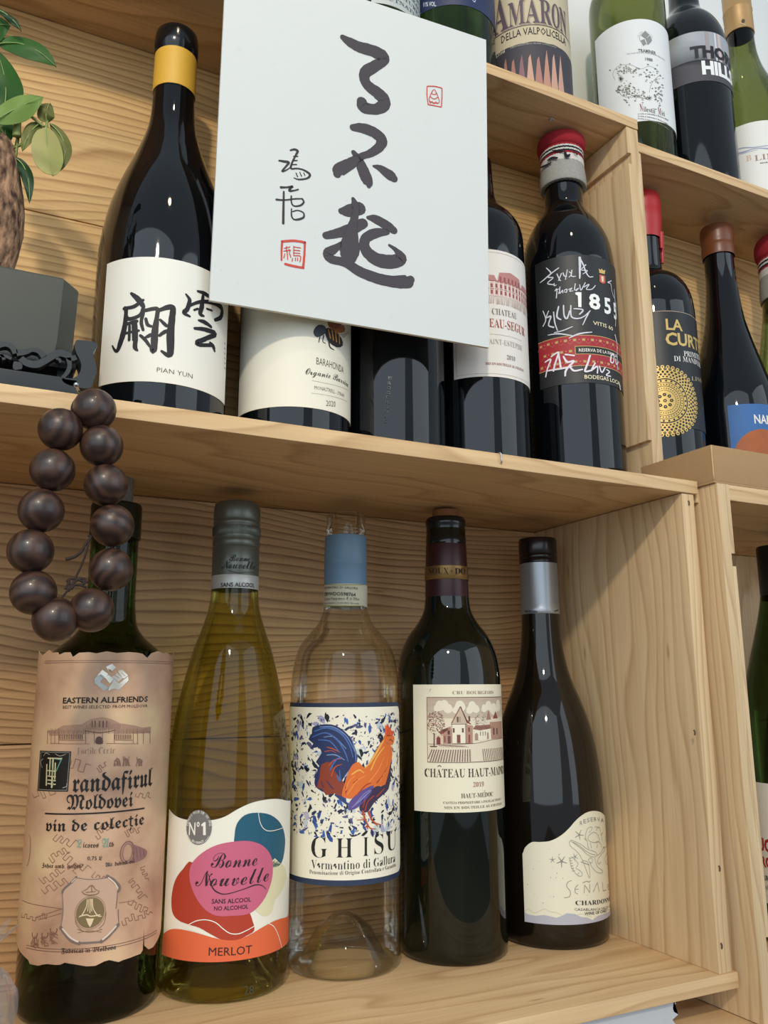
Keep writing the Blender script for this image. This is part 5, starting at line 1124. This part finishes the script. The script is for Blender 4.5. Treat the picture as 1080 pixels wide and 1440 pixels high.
b = B['thorn']; R = .0385; S = Cyl(b, R+.0001); uv = lambda *p: [S.uv(C(q)[0]) for q in p]
v1 = uv((800, 118))[0][1]; vm = uv((800, 222))[0][1]; v0 = uv((800, 300))[0][1]
a = Art(S, C); a.polyuv([(-R*1.5, vm), (R*1.4, vm), (R*1.4, v1), (-R*1.5, v1)], plain('B9BABF', .3, .35, name='silver_paper'), w=0); a.polyuv([(-R*1.5, v0), (R*1.4, v0), (R*1.4, vm), (-R*1.5, vm)], '4A484E', w=0); L = a.done('label', b, thick=.0003)
a = Art(S, C); a.layer = 1; u_, vt_ = uv((800, 212))[0]; t_, vh = uv((842, 268))[0]
hh = (uv((800, 170))[0][1]-vt_)
a.textuv('THORN', (u_, vt_), (u_+.062, vt_), hh, '1C1D22', 'sansb', .03); a.layer = 3; a.textuv('HILLS', (t_, vh), (t_+.043, vh), hh*1.15, 'F0F0EE', 'sansb', .03)
a.layer = 0
for x, w_, m in ((-.4, .0035, 'A29A98'), (-.15, .002, 'D5D6DA'), (-.05, .004, 'C9B9B4')): a.polyuv(rect(R*x, R*x+w_, vm+.0002, v1-.0002), m)
a.done('lettering', L)
b = B['blin']; R = .0395; S = Cyl(b, R+.0001); C = crop(940, 0, 5.757); uv = lambda *p: [S.uv(C(q)[0]) for q in p]
S0 = Cyl(b, .0145); zc = S0.uv(C((530, 245))[0])[1]-ZR
cp = lobj('capsule', [(.0142, zc), (.0151, zc+.0002), (.0150, zc+.0285), (.0154, zc+.029), (.0154, zc+.0305), (.0150, zc+.031), (.0150, .298), (.0140, .300), (0, .300)], plain('B8935F', .45, .25, name='beige_foil'), b, 64)
S = Cyl(b, .0152); a = Art(S, C); a.disc((432, 190), 30, '4E4436', ry=40); a.disc((605, 170), 24, '4E4436', ry=32); a.rib([(430, 250, 12), (465, 215, 12)], 'D9C9A8'); a.rib([(580, 190, 8), (622, 205, 12)], 'D9C9A8'); a.done('capsule_print', cp)
S = Cyl(b, R+.0001); ul = uv((496, 1100))[0][0]; v1 = uv((700, 985))[0][1]
a = Art(S, C); a.polyuv(rect(ul, ul+.09, v1-.085, v1, .002), 'EDEBE4', w=0); L = a.done('label', b, thick=.0003)
a = Art(S, C)
for q in ([(520, 1228, 6), (600, 1200, 10), (700, 1195, 8), (806, 1180, 6)], [(520, 1245, 5), (600, 1235, 12), (700, 1205, 6), (806, 1205, 12)], [(540, 1262, 3), (620, 1240, 4), (720, 1215, 3)]): a.rib(q, 'A3A8C0')
u_ = uv((632, 1310))[0]; u2 = uv((700, 1306))[0]; k = (u2[0]-u_[0])/68
a.textuv('B', u_, (u_[0]+44*k, u_[1]), .0062, 'E0B9A4', 'serif'); a.textuv('LIND', u2, (u2[0]+230*k, u2[1]), .0062, 'A38474', 'serif', -.008); a.textuv('MARIA BAY', (u2[0]+40*k, u2[1]-.0042), (u2[0]+200*k, u2[1]-.0042), .0014, '6A625A', 'sansb')
a.done('lettering', L)

# ================================================================== CALLIGRAPHY CARD
CD = thing('calligraphy_card', 'large white square card with brush calligraphy and red seals hanging before the bottles', 'card', (.21, .0305, .4026))
UX = Vector((.3024-.1127, .0300-.0407, 0)); VX = Vector((-.0006, -.0095, .2351)); Wc, Hc = UX.length, VX.length
S = Plane(CD, (.3024, .030, .4027), UX, VX, bow=-.06); CARD = plain('D5D9D7', .75, name='card_stock', noise=.03, nscale=30)
a = Art(S); a.polyuv(rect(-Wc, 0, 0, Hc), CARD, w=-.0024); a.done('card_sheet', CD, thick=.0024, step=.012)
boxes('mounting_tab', [(Vector((.15, .034, .628))-CD.location, Vector((.19, .0472, .6375))-CD.location)], plain('C9C2B4', .8, name='foam_tab'), CD, 0)
C = crop(280, 0, 2.571); a = Art(S, C); INKC = '3F3A40'
a.layer = -6
STR = [[(522, 134, 20), (545, 150, 32), (580, 168, 38), (620, 180, 40), (662, 200, 44), (668, 218, 30), (640, 236, 34), (605, 258, 36), (598, 282, 34), (612, 308, 36), (642, 332, 40), (668, 358, 42), (664, 384, 38), (632, 394, 34), (596, 386, 38), (590, 368, 34)],
       [(558, 460, 22), (590, 462, 32), (630, 476, 36), (660, 502, 36), (652, 530, 30), (622, 552, 24), (585, 566, 22), (548, 590, 34), (508, 612, 40), (500, 628, 24)], [(560, 550, 16), (580, 580, 28), (596, 620, 38), (612, 660, 32), (614, 672, 14)], [(632, 600, 8), (655, 608, 22), (690, 632, 34), (704, 644, 26)],
       [(516, 762, 20), (540, 762, 36), (580, 752, 40)], [(558, 718, 12), (566, 745, 26), (562, 790, 24), (552, 840, 40), (545, 900, 62), (540, 940, 40)], [(460, 850, 22), (500, 842, 28), (550, 828, 34), (594, 806, 30)],
       [(612, 786, 12), (640, 792, 28), (680, 815, 30), (704, 832, 24)], [(680, 838, 18), (640, 842, 30), (606, 858, 30), (598, 884, 32), (612, 914, 38), (650, 940, 42), (700, 946, 42), (732, 932, 34), (712, 904, 16), (688, 886, 8)],
       [(532, 866, 6), (500, 892, 20), (468, 914, 32), (480, 936, 26), (530, 948, 28), (580, 980, 32), (640, 1004, 34), (700, 1018, 36), (752, 1018, 40), (766, 1010, 24)]]
for q in STR: a.rib([(x, y, w_*1.10) for x, y, w_ in q], INKC, rag=.05)
a.layer = -5
for q in ([(292, 577, 6), (308, 580, 8), (326, 584, 8), (316, 598, 6), (302, 616, 6), (320, 610, 4), (336, 598, 3)], [(332, 540, 5), (346, 537, 7), (358, 543, 8), (350, 560, 6), (338, 585, 6), (334, 606, 6), (356, 606, 5), (380, 612, 6), (402, 628, 8), (392, 642, 6), (362, 646, 5), (345, 640, 3)], [(344, 562, 4), (358, 562, 4)], [(340, 578, 4), (356, 577, 4)], [(338, 592, 4), (354, 592, 4)], [(352, 622, 3), (358, 636, 4)], [(366, 620, 3), (372, 634, 4)], [(380, 622, 3), (384, 632, 3)],
          [(298, 674, 8), (320, 674, 6), (338, 672, 9)], [(336, 672, 6), (328, 686, 8), (345, 686, 5), (360, 682, 5)], [(282, 718, 7), (310, 720, 5), (350, 716, 5), (376, 716, 4)], [(308, 690, 6), (307, 740, 7), (306, 804, 8)], [(335, 706, 5), (336, 730, 5), (346, 742, 5), (368, 740, 6), (380, 728, 6), (374, 716, 5)], [(336, 752, 4), (336, 776, 5), (344, 790, 5), (364, 790, 7), (380, 782, 6), (378, 766, 5), (358, 758, 4), (340, 762, 4)]): a.rib(q, '2E2A2E')
SEAL = 'C8453A'
for q in ([(302, 870, 8), (345, 868, 8), (384, 874, 8)], [(384, 874, 7), (382, 920, 7), (378, 964, 8)], [(302, 870, 7), (300, 905, 6), (300, 938, 5)], [(314, 952, 8), (345, 960, 8), (378, 966, 8)],
          [(310, 895, 3), (330, 890, 3)], [(318, 888, 3), (318, 905, 3)], [(308, 905, 3), (332, 902, 3)], [(312, 915, 3), (308, 930, 3)], [(320, 905, 3), (322, 935, 3)], [(328, 912, 3), (334, 928, 3)], [(326, 898, 3), (330, 908, 3)],
          [(344, 888, 3), (344, 920, 3)], [(344, 890, 3), (368, 894, 3)], [(346, 902, 3), (366, 904, 3)], [(346, 912, 3), (366, 914, 3)], [(344, 922, 3), (368, 924, 3), (366, 944, 3)], [(340, 932, 3), (338, 942, 3)], [(350, 930, 3), (350, 940, 3)], [(358, 930, 3), (358, 940, 3)],
          [(826, 312, 4), (850, 312, 4), (876, 318, 4)], [(878, 320, 4), (878, 350, 4), (876, 386, 4)], [(824, 314, 4), (824, 345, 4), (828, 376, 4)], [(828, 378, 4), (850, 382, 4), (874, 387, 4)],
          [(848, 324, 3), (840, 336, 3), (832, 362, 3), (850, 372, 3), (868, 370, 3), (862, 345, 3), (852, 324, 3)], [(840, 338, 3), (850, 342, 3), (858, 338, 3)], [(836, 350, 3), (850, 358, 3), (862, 352, 3)], [(832, 364, 3), (836, 374, 2), (842, 366, 2), (848, 376, 2), (856, 368, 2), (862, 376, 2)]): a.rib(q, SEAL, rag=.1)
rnd = random.Random(21); a.layer = -7
for i in range(90):
    u = rnd.uniform(-Wc*.97, -.004); v = rnd.uniform(.004, Hc*.97); t = rnd.random()*PI; l = rnd.uniform(.0006, .0020)
    a.ribuv([(u, v, .00008), (u+l*math.cos(t), v+l*math.sin(t), .00005)], rnd.choice(['BEC3C0', 'C9CBC4', 'B3B0A8']), n=1, caps=False)
a.done('brush_calligraphy', CD, step=.012)

# ================================================================== BEAD BRACELET
m, nt, bs = newmat('rosewood_bead'); N = nt.nodes; Lk = nt.links
tc = N.new('ShaderNodeTexCoord'); oi = N.new('ShaderNodeObjectInfo'); wv = N.new('ShaderNodeTexWave'); wv.wave_type = 'BANDS'; wv.bands_direction = 'X'
wv.inputs['Scale'].default_value = 62; wv.inputs['Distortion'].default_value = 9; wv.inputs['Detail'].default_value = 3; wv.inputs['Detail Scale'].default_value = .6
mp = N.new('ShaderNodeMapping'); rr_ = N.new('ShaderNodeMath'); rr_.operation = 'MULTIPLY'; rr_.inputs[1].default_value = 19; Lk.new(oi.outputs['Random'], rr_.inputs[0])
Lk.new(tc.outputs['Object'], mp.inputs[0]); Lk.new(rr_.outputs[0], mp.inputs['Rotation']); Lk.new(mp.outputs[0], wv.inputs[0])
rp = N.new('ShaderNodeValToRGB'); rp.color_ramp.elements[0].color = srgb('2A1B16'); rp.color_ramp.elements[1].color = srgb('4A3328'); Lk.new(wv.outputs[0], rp.inputs[0]); Lk.new(rp.outputs[0], bs.inputs['Base Color'])
bs.inputs['Roughness'].default_value = .38; bs.inputs['Coat Weight'].default_value = .15; BEADM = m
BP = [(133, 576), (143, 627), (149, 682), (158, 739), (156, 801), (129, 858), (78, 871), (47, 833), (43, 775), (58, 718), (74, 661), (85, 604)]
RB = .0101; PB = [on(p, 1, -.0116) for p in BP]
NAIL = on((110, 547), 1, -.0035)
BR_ = thing('bead_bracelet', 'loop of large polished dark wooden beads hanging from the shelf edge', 'bracelet', NAIL)
bm = bmesh.new(); bmesh.ops.create_uvsphere(bm, u_segments=40, v_segments=24, radius=RB); b0 = obj('bead', bm, BEADM, BR_)
for i, P in enumerate(PB):
    o = b0 if i == 0 else b0.copy()
    if i: COL.objects.link(o); o.parent = BR_
    o.location = P-NAIL; o.rotation_euler = (i*1.1, i*.7, i*2.3)
CORD = plain('2B1D16', .8, name='cord')
bm = bmesh.new(); pp = PB+[PB[0]]
for p, q in zip(pp, pp[1:]):
    d = (q-p).normalized(); bm2 = [p+d*RB*.9-NAIL, q-d*RB*.9-NAIL]
    if (q-p).length > 2*RB*.9: tube(bm, [tuple(p-NAIL+d*RB*.85), tuple(q-NAIL-d*RB*.85)], .0007, 6, 2)
o = obj('cord', bm, CORD, BR_); o['kind'] = 'stuff'
bm = bmesh.new(); cc = crop(0, 540, 3.6)
def onc(x, y, dy=-.012): return on(cc((x, y))[0], 1, dy)-NAIL
tube(bm, [onc(420, 60, -.006), onc(385, 75, -.008), onc(365, 110, -.010), onc(362, 140, -.011)], .0005, 6)
tube(bm, [onc(400, 36, -.0045), onc(430, 60, -.008), onc(440, 90, -.011)], .0005, 6)
o = obj('hanging_loop', bm, CORD, BR_); o['kind'] = 'stuff'
bm = bmesh.new()
tube(bm, [onc(332, 888), onc(375, 876), onc(410, 850), onc(432, 815), onc(452, 788), onc(455, 770)], [.0008, .0005], 6)
tube(bm, [onc(455, 772), onc(440, 840), onc(415, 910), onc(385, 975), onc(350, 1035), onc(310, 1085)], .0005, 6)
for q in ([(335, 1000), (365, 985), (400, 992), (435, 1010)], [(330, 1040), (350, 1000), (345, 985)], [(360, 1040), (385, 1015), (440, 1030)], [(345, 1050), (380, 1000), (425, 985), (420, 1020)], [(340, 1010), (400, 1018), (445, 1000)], [(445, 765), (462, 775), (448, 790)]): tube(bm, [onc(*p) for p in q], .0006, 6)
o = obj('knotted_tail', bm, CORD, BR_); o['kind'] = 'stuff'
bm = bmesh.new(); p0 = on((107, 541), 1, -.006); p1 = on((113, 556), 1, .003)
tube(bm, [p0, (p0+p1)/2, p1], .0007, 8)
bmesh.ops.create_uvsphere(bm, u_segments=10, v_segments=6, radius=.0013, matrix=Matrix.Translation(p0))
for v in bm.verts: v.co -= lo_
obj('hook_nail', bm, METAL, LC)

# ================================================================== POTTED PLANT
PY = .012; pz1 = on((90, 391), 1, PY).z; px1 = on((90, 391), 1, PY).x
PL = thing('potted_plant', 'small money tree in a dark square pot with cut corners at the left edge', 'plant', (-.02, .045, .3405))
POT = plain('4A4B42', .45, name='glazed_pot', noise=.35, nscale=14)
bm = bmesh.new(); xr = px1; rings = []
def plan(dx, z): return [bm.verts.new((x-PL.location.x, y-PL.location.y, z-PL.location.z)) for x, y in
    ((-.075+dx, PY+dx), (xr-dx, PY+dx), (xr+.0085-dx, PY+.0115), (xr+.0085-dx, .072), (xr-dx, .081-dx), (-.075+dx, .081-dx), (-.0835+dx, .072), (-.0835+dx, PY+.0115))]
rings = [plan(.0018, .3405), plan(.0008, .350), plan(0, pz1-.001), plan(.0006, pz1), plan(.0045, pz1), plan(.0050, pz1-.006)]
for p, q in zip(rings, rings[1:]):
    for i in range(8): bm.faces.new((p[i], p[(i+1) % 8], q[(i+1) % 8], q[i]))
bm.faces.new(rings[0][::-1]); bm.faces.new(rings[-1]); bmesh.ops.recalc_face_normals(bm, faces=bm.faces)
obj('pot', bm, POT, PL, angle=20)
m, nt, bs = newmat('soil'); bs.inputs['Base Color'].default_value = srgb('3A2C22'); bs.inputs['Roughness'].default_value = .95
boxes('soil', [(Vector((-.07, PY+.006, pz1-.0058))-PL.location, Vector((xr-.004, .074, pz1-.0045))-PL.location)], m, PL, 0)
m, nt, bs = newmat('bark'); N = nt.nodes; tc = N.new('ShaderNodeTexCoord'); mp = N.new('ShaderNodeMapping'); mp.inputs['Scale'].default_value = (300, 300, 110); n = N.new('ShaderNodeTexNoise'); n.inputs['Scale'].default_value = 1; n.inputs['Detail'].default_value = 5
rp = N.new('ShaderNodeValToRGB'); rp.color_ramp.elements[0].position = .35; rp.color_ramp.elements[0].color = srgb('3A2318'); rp.color_ramp.elements[1].position = .66; rp.color_ramp.elements[1].color = srgb('B08A6A')
for x, y in ((tc.outputs['Object'], mp.inputs[0]), (mp.outputs[0], n.inputs['Vector']), (n.outputs[0], rp.inputs[0]), (rp.outputs[0], bs.inputs['Base Color'])): nt.links.new(x, y)
bp = N.new('ShaderNodeBump'); bp.inputs['Distance'].default_value = .002; nt.links.new(n.outputs[0], bp.inputs['Height']); nt.links.new(bp.outputs[0], bs.inputs['Normal']); bs.inputs['Roughness'].default_value = .9
BARK = m; ty = .045; rnd = random.Random(6)
bm = bmesh.new(); prev = None
for px, py, rp_ in ((-8, 384, 20), (-6, 360, 25), (-5, 330, 32), (-6, 300, 34), (-6, 270, 32), (-6, 240, 29), (-5, 215, 24), (-2, 200, 18), (2, 192, 8)):
    c = on((px, py), 1, ty)-PL.location; r_ = rp_*.00042
    ring = [bm.verts.new(c+Vector((r_*math.cos(t*PI/14)*(1+rnd.uniform(-.06, .06)), r_*math.sin(t*PI/14)*(1+rnd.uniform(-.06, .06)), rnd.uniform(-.0008, .0008)))) for t in range(28)]
    if prev:
        for i in range(28): bm.faces.new((prev[i], prev[(i+1) % 28], ring[(i+1) % 28], ring[i]))
    prev = ring
bm.faces.new(prev); obj('trunk', bm, BARK, PL, angle=80)
STEM = plain('7E8A4A', .6, name='stem')
def leafmat(n_, c0, c1):
    m, nt, bs = newmat(n_); N = nt.nodes; tc = N.new('ShaderNodeTexCoord'); n = N.new('ShaderNodeTexNoise'); n.inputs['Scale'].default_value = 45; n.inputs['Detail'].default_value = 3
    mx = N.new('ShaderNodeMix'); mx.data_type = 'RGBA'; mx.inputs[6].default_value = srgb(c0); mx.inputs[7].default_value = srgb(c1)
    nt.links.new(tc.outputs['Object'], n.inputs['Vector']); nt.links.new(n.outputs[0], mx.inputs[0]); nt.links.new(mx.outputs[2], bs.inputs['Base Color']); bs.inputs['Roughness'].default_value = .5; bs.inputs['Specular IOR Level'].default_value = .25
    return m
LG = leafmat('leaf_deep_green', '24481A', '34641F'); LP = leafmat('leaf_pale_green', '5C7C36', '7E9648'); LB_ = leafmat('leaf_bronze', '5A4A2A', '6E7A3A'); LY = leafmat('leaf_yellowing', '8A9A46', 'A8986A'); LD = leafmat('leaf_dark', '16301A', '20401E')
def leaf(base, ctrl, tip, wpx, y0, y1, mat, lab=None, belly=.9, fold=.25, tipp=1.0):
    bm = bmesh.new(); n = 16; rows = []
    B3, C3, T3 = on(base, 1, y0), on(ctrl, 1, (y0+y1)/2-.003), on(tip, 1, y1); W_ = wpx*.00041/2
    for i in range(n+1):
        t = i/n; p = B3*(1-t)**2+C3*2*t*(1-t)+T3*t*t; d = ((C3-B3)*(1-t)+(T3-C3)*t).normalized(); s_ = d.cross(Vector((0, -1, 0))).normalized()
        w = W_*max(0, math.sin(PI*min(1, t**belly)))**(.75*tipp)+1e-5
        rows.append([bm.verts.new(p+s_*w*k+Vector((0, abs(k)*w*fold+.0006*math.sin(t*9+k*2), 0))-PL.location) for k in (-1, -.66, -.33, 0, .33, .66, 1)])
    for p, q in zip(rows, rows[1:]):
        for i in range(6): bm.faces.new((p[i], p[i+1], q[i+1], q[i]))
    r = bmesh.ops.extrude_face_region(bm, geom=list(bm.faces))
    for e in r['geom']:
        if isinstance(e, bmesh.types.BMVert): e.co.y += .0003
    bmesh.ops.recalc_face_normals(bm, faces=bm.faces)
    o = obj('leaf', bm, mat, PL, angle=60)
    if lab: o['label'] = lab
    bm = bmesh.new(); pts = []
    for i in range(0, n+1, 2):
        t = i/n; p = B3*(1-t)**2+C3*2*t*(1-t)+T3*t*t; pts.append(p-PL.location+Vector((0, -.0002, 0)))
    tube(bm, pts, [.00035, .00008], 5, 2)
    obj('midrib', bm, plain('8FA860', .5, name='midrib'), o)
leaf((-2, 62), (40, 52), (79, 94), 34, .040, .030, LG); leaf((-34, 50), (-8, 30), (15, 36), 38, .040, .036, LG, belly=.8); leaf((-8, 12), (16, 20), (30, 44), 11, .034, .030, LD)
leaf((4, 158), (16, 120), (-6, 70), 46, .045, .040, LG); leaf((-8, 170), (24, 150), (61, 136), 34, .036, .030, LP, 'pale green leaf'); leaf((66, 172), (62, 158), (70, 145), 22, .036, .034, LB_, 'small round bronze leaf', tipp=.7)
leaf((59, 173), (42, 178), (31, 212), 19, .038, .036, LB_); leaf((64, 178), (66, 215), (74, 247), 40, .034, .034, LY, 'yellowing drooping leaf', tipp=.7); leaf((70, 174), (104, 200), (84, 240), 20, .038, .038, LB_, 'bronze drooping leaf')
leaf((20, 222), (44, 232), (41, 286), 16, .042, .036, LD); leaf((-4, 165), (10, 170), (8, 205), 26, .046, .044, LG)
leaf((-30, 120), (-20, 110), (2, 95), 24, .05, .05, LG)
bm = bmesh.new()
for q in ([(12, 210, .044), (30, 203, .042), (58, 182, .037)], [(44, 164, .036), (54, 172, .036), (62, 178, .035)], [(66, 182, .035), (76, 190, .036)], [(0, 178, .043), (10, 195, .044), (18, 208, .045)], [(24, 165, .040), (25, 190, .041)], [(22, 206, .045), (26, 190, .043), (22, 222, .042)], [(66, 170, .036), (66, 180, .035)]):
    tube(bm, [on(p[:2], 1, p[2])-PL.location for p in q], .0008, 6)
tube(bm, [on((26, 168), 1, .039)-PL.location, on((24, 180), 1, .039)-PL.location, on((24, 192), 1, .040)-PL.location], [.0016, .0026], 8)
o = obj('stem', bm, STEM, PL); o['kind'] = 'stuff'
# carved stand
ST = thing('carved_stand', 'dark carved wooden stand with scroll feet under the plant pot', 'stand', (-.02, .04, HT)); SW = plain('2B3033', .38, name='ebonised_wood', noise=.25, nscale=40)
S = Plane(ST, (0, .004, HT), (1, 0, 0), (0, 0, 1)); S.N = Vector((0, -1, 0)); C = crop(0, 360, 6.86)
def slab(name, ribs, polys, depth, w0=0, par=None):
    a = Art(S, C)
    for q in ribs:
        P = []
        for p in q:
            qq = C(p)[0]; u, v = S.uv(qq[:2]); P.append((u, v, qq[2]*.00041/2))
        P = cat(P, 5); L_, R_ = [], []
        for i, p in enumerate(P):
            a_ = P[max(i-1, 0)]; b_ = P[min(i+1, len(P)-1)]; dx, dy = b_[0]-a_[0], b_[1]-a_[1]; l = math.hypot(dx, dy) or 1
            L_.append((p[0]-dy/l*p[2], p[1]+dx/l*p[2])); R_.append((p[0]+dy/l*p[2], p[1]-dx/l*p[2]))
        a.polyuv(L_+R_[::-1], SW, w=w0-depth)
    for q in polys: a.polyuv(cat([S.uv(C(p)[0]) for p in q], 4, True), SW, w=w0-depth)
    o = a.done(name, par or ST, thick=depth); return o
zb = HT+S.uv(C((0, 1075))[0])[1]
boxes('base_board', [(Vector((-.088, .004, HT))-ST.location, Vector((on((112, 520), 1, .004).x, .084, zb+.0))-ST.location)], SW, ST, .001)
boxes('top_plate', [(Vector((-.084, .0135, .3355))-ST.location, Vector((xr+.0095, .082, .3405))-ST.location)], SW, ST, .001)
slab('scroll_foot', [], [[(735, 815), (800, 812), (935, 838), (930, 880), (905, 920), (900, 960), (930, 1060), (930, 1130), (905, 1200), (880, 1262), (800, 1275), (640, 1235), (600, 1180), (700, 1180), (765, 1130), (785, 1060), (770, 1000), (735, 930), (722, 870)]], .014)
o = slab('fretwork', [[(-90, 900, 22), (0, 860, 40), (60, 850, 42), (120, 880, 44), (150, 940, 40)], [(0, 960, 22), (60, 968, 26), (110, 990, 26)], [(40, 1000, 26), (20, 960, 20), (-30, 930, 24)],
    [(160, 930, 60), (240, 925, 46), (310, 905, 34), (380, 920, 44), (430, 975, 54)], [(200, 985, 50), (260, 1030, 60), (350, 1045, 60), (430, 1010, 56), (500, 965, 60), (570, 935, 60), (640, 950, 60), (690, 985, 50), (735, 975, 40)], [(660, 980, 40), (672, 1060, 34), (650, 1120, 34), (600, 1180, 26)], [(540, 985, 22), (575, 1000, 24), (580, 1030, 12)], [(172, 1020, 60), (170, 1070, 72), (175, 1095, 50)]], [], .005)
o['kind'] = 'stuff'
boxes('leg', [(Vector((-.086, .006, zb))-ST.location, Vector((-.078, .014, .3356))-ST.location)], SW, ST)
for x_ in (-.086, xr-.001): boxes('leg', [(Vector((x_, .070, zb))-ST.location, Vector((x_+.008, .079, .3356))-ST.location)], SW, ST)
boxes('leg', [(Vector((xr+.0005, .0165, zb))-ST.location, Vector((xr+.0085, .026, .3356))-ST.location)], SW, ST)

# ================================================================== PLASTIC BAG bottom left
BG = thing('plastic_bag', 'crumpled clear plastic bag at the bottom left corner beside the parchment bottle', 'bag', (.0080, .0340, .0))
m, nt, bs = newmat('clear_film'); N = nt.nodes; Lk = nt.links; N.remove(bs); out = N['Material Output']
tr = N.new('ShaderNodeBsdfTransparent'); tr.inputs[0].default_value = (.90, .90, .90, 1); gl = N.new('ShaderNodeBsdfGlossy'); gl.inputs['Roughness'].default_value = .18; df = N.new('ShaderNodeBsdfDiffuse'); df.inputs[0].default_value = (.8, .82, .84, 1)
lw = N.new('ShaderNodeLayerWeight'); lw.inputs[0].default_value = .3; m1 = N.new('ShaderNodeMixShader'); m1.inputs[0].default_value = .4; Lk.new(gl.outputs[0], m1.inputs[1]); Lk.new(df.outputs[0], m1.inputs[2])
m2 = N.new('ShaderNodeMixShader'); mm = N.new('ShaderNodeMath'); mm.operation = 'MULTIPLY_ADD'; mm.inputs[1].default_value = .55; mm.inputs[2].default_value = .10; Lk.new(lw.outputs['Facing'], mm.inputs[0]); Lk.new(mm.outputs[0], m2.inputs[0]); Lk.new(tr.outputs[0], m2.inputs[1]); Lk.new(m1.outputs[0], m2.inputs[2]); Lk.new(m2.outputs[0], out.inputs[0])
FILM = m; rnd = random.Random(12)
from mathutils import noise as mn
bm = bmesh.new(); rings = []
prof = [(.0005, .0), (.017, .0012), (.0215, .006), (.023, .015), (.0215, .026), (.0175, .034), (.010, .0395), (.0045, .0425), (.0035, .0450), (.0045, .0475), (.0065, .0500), (.0080, .0515)]
for k, (r_, z) in enumerate(cat(prof, 3)):
    ring = []
    for i in range(48):
        t = 2*PI*i/48; q = mn.noise(Vector((math.cos(t)*2.2, math.sin(t)*2.2, z*90)))*.16+mn.noise(Vector((math.cos(t)*6, math.sin(t)*6, z*220)))*.08
        if z > .042: q += .28*math.sin(i*1.05)
        rr__ = r_*(1+q); ring.append(bm.verts.new((rr__*1.2*math.cos(t)+max(0, z-.03)*.7, rr__*math.sin(t)*.95, max(0, z*1.32+(q*.01 if .003 < z < .042 else (q*.008 if z >= .042 else 0))))))
    rings.append(ring)
for p, q in zip(rings, rings[1:]):
    for i in range(48): bm.faces.new((p[i], p[(i+1) % 48], q[(i+1) % 48], q[i]))
obj('film', bm, FILM, BG, angle=50)
bm = bmesh.new(); bmesh.ops.create_icosphere(bm, subdivisions=3, radius=.015, matrix=Matrix.Translation((.006, 0, .020)))
for v in bm.verts: v.co += (v.co-Vector((.006, 0, .020)))*mn.noise(v.co*160)*.5
obj('crumpled_filling', bm, FILM, BG, angle=30)
bpy.data.objects.remove(_to); bpy.data.curves.remove(_tc)
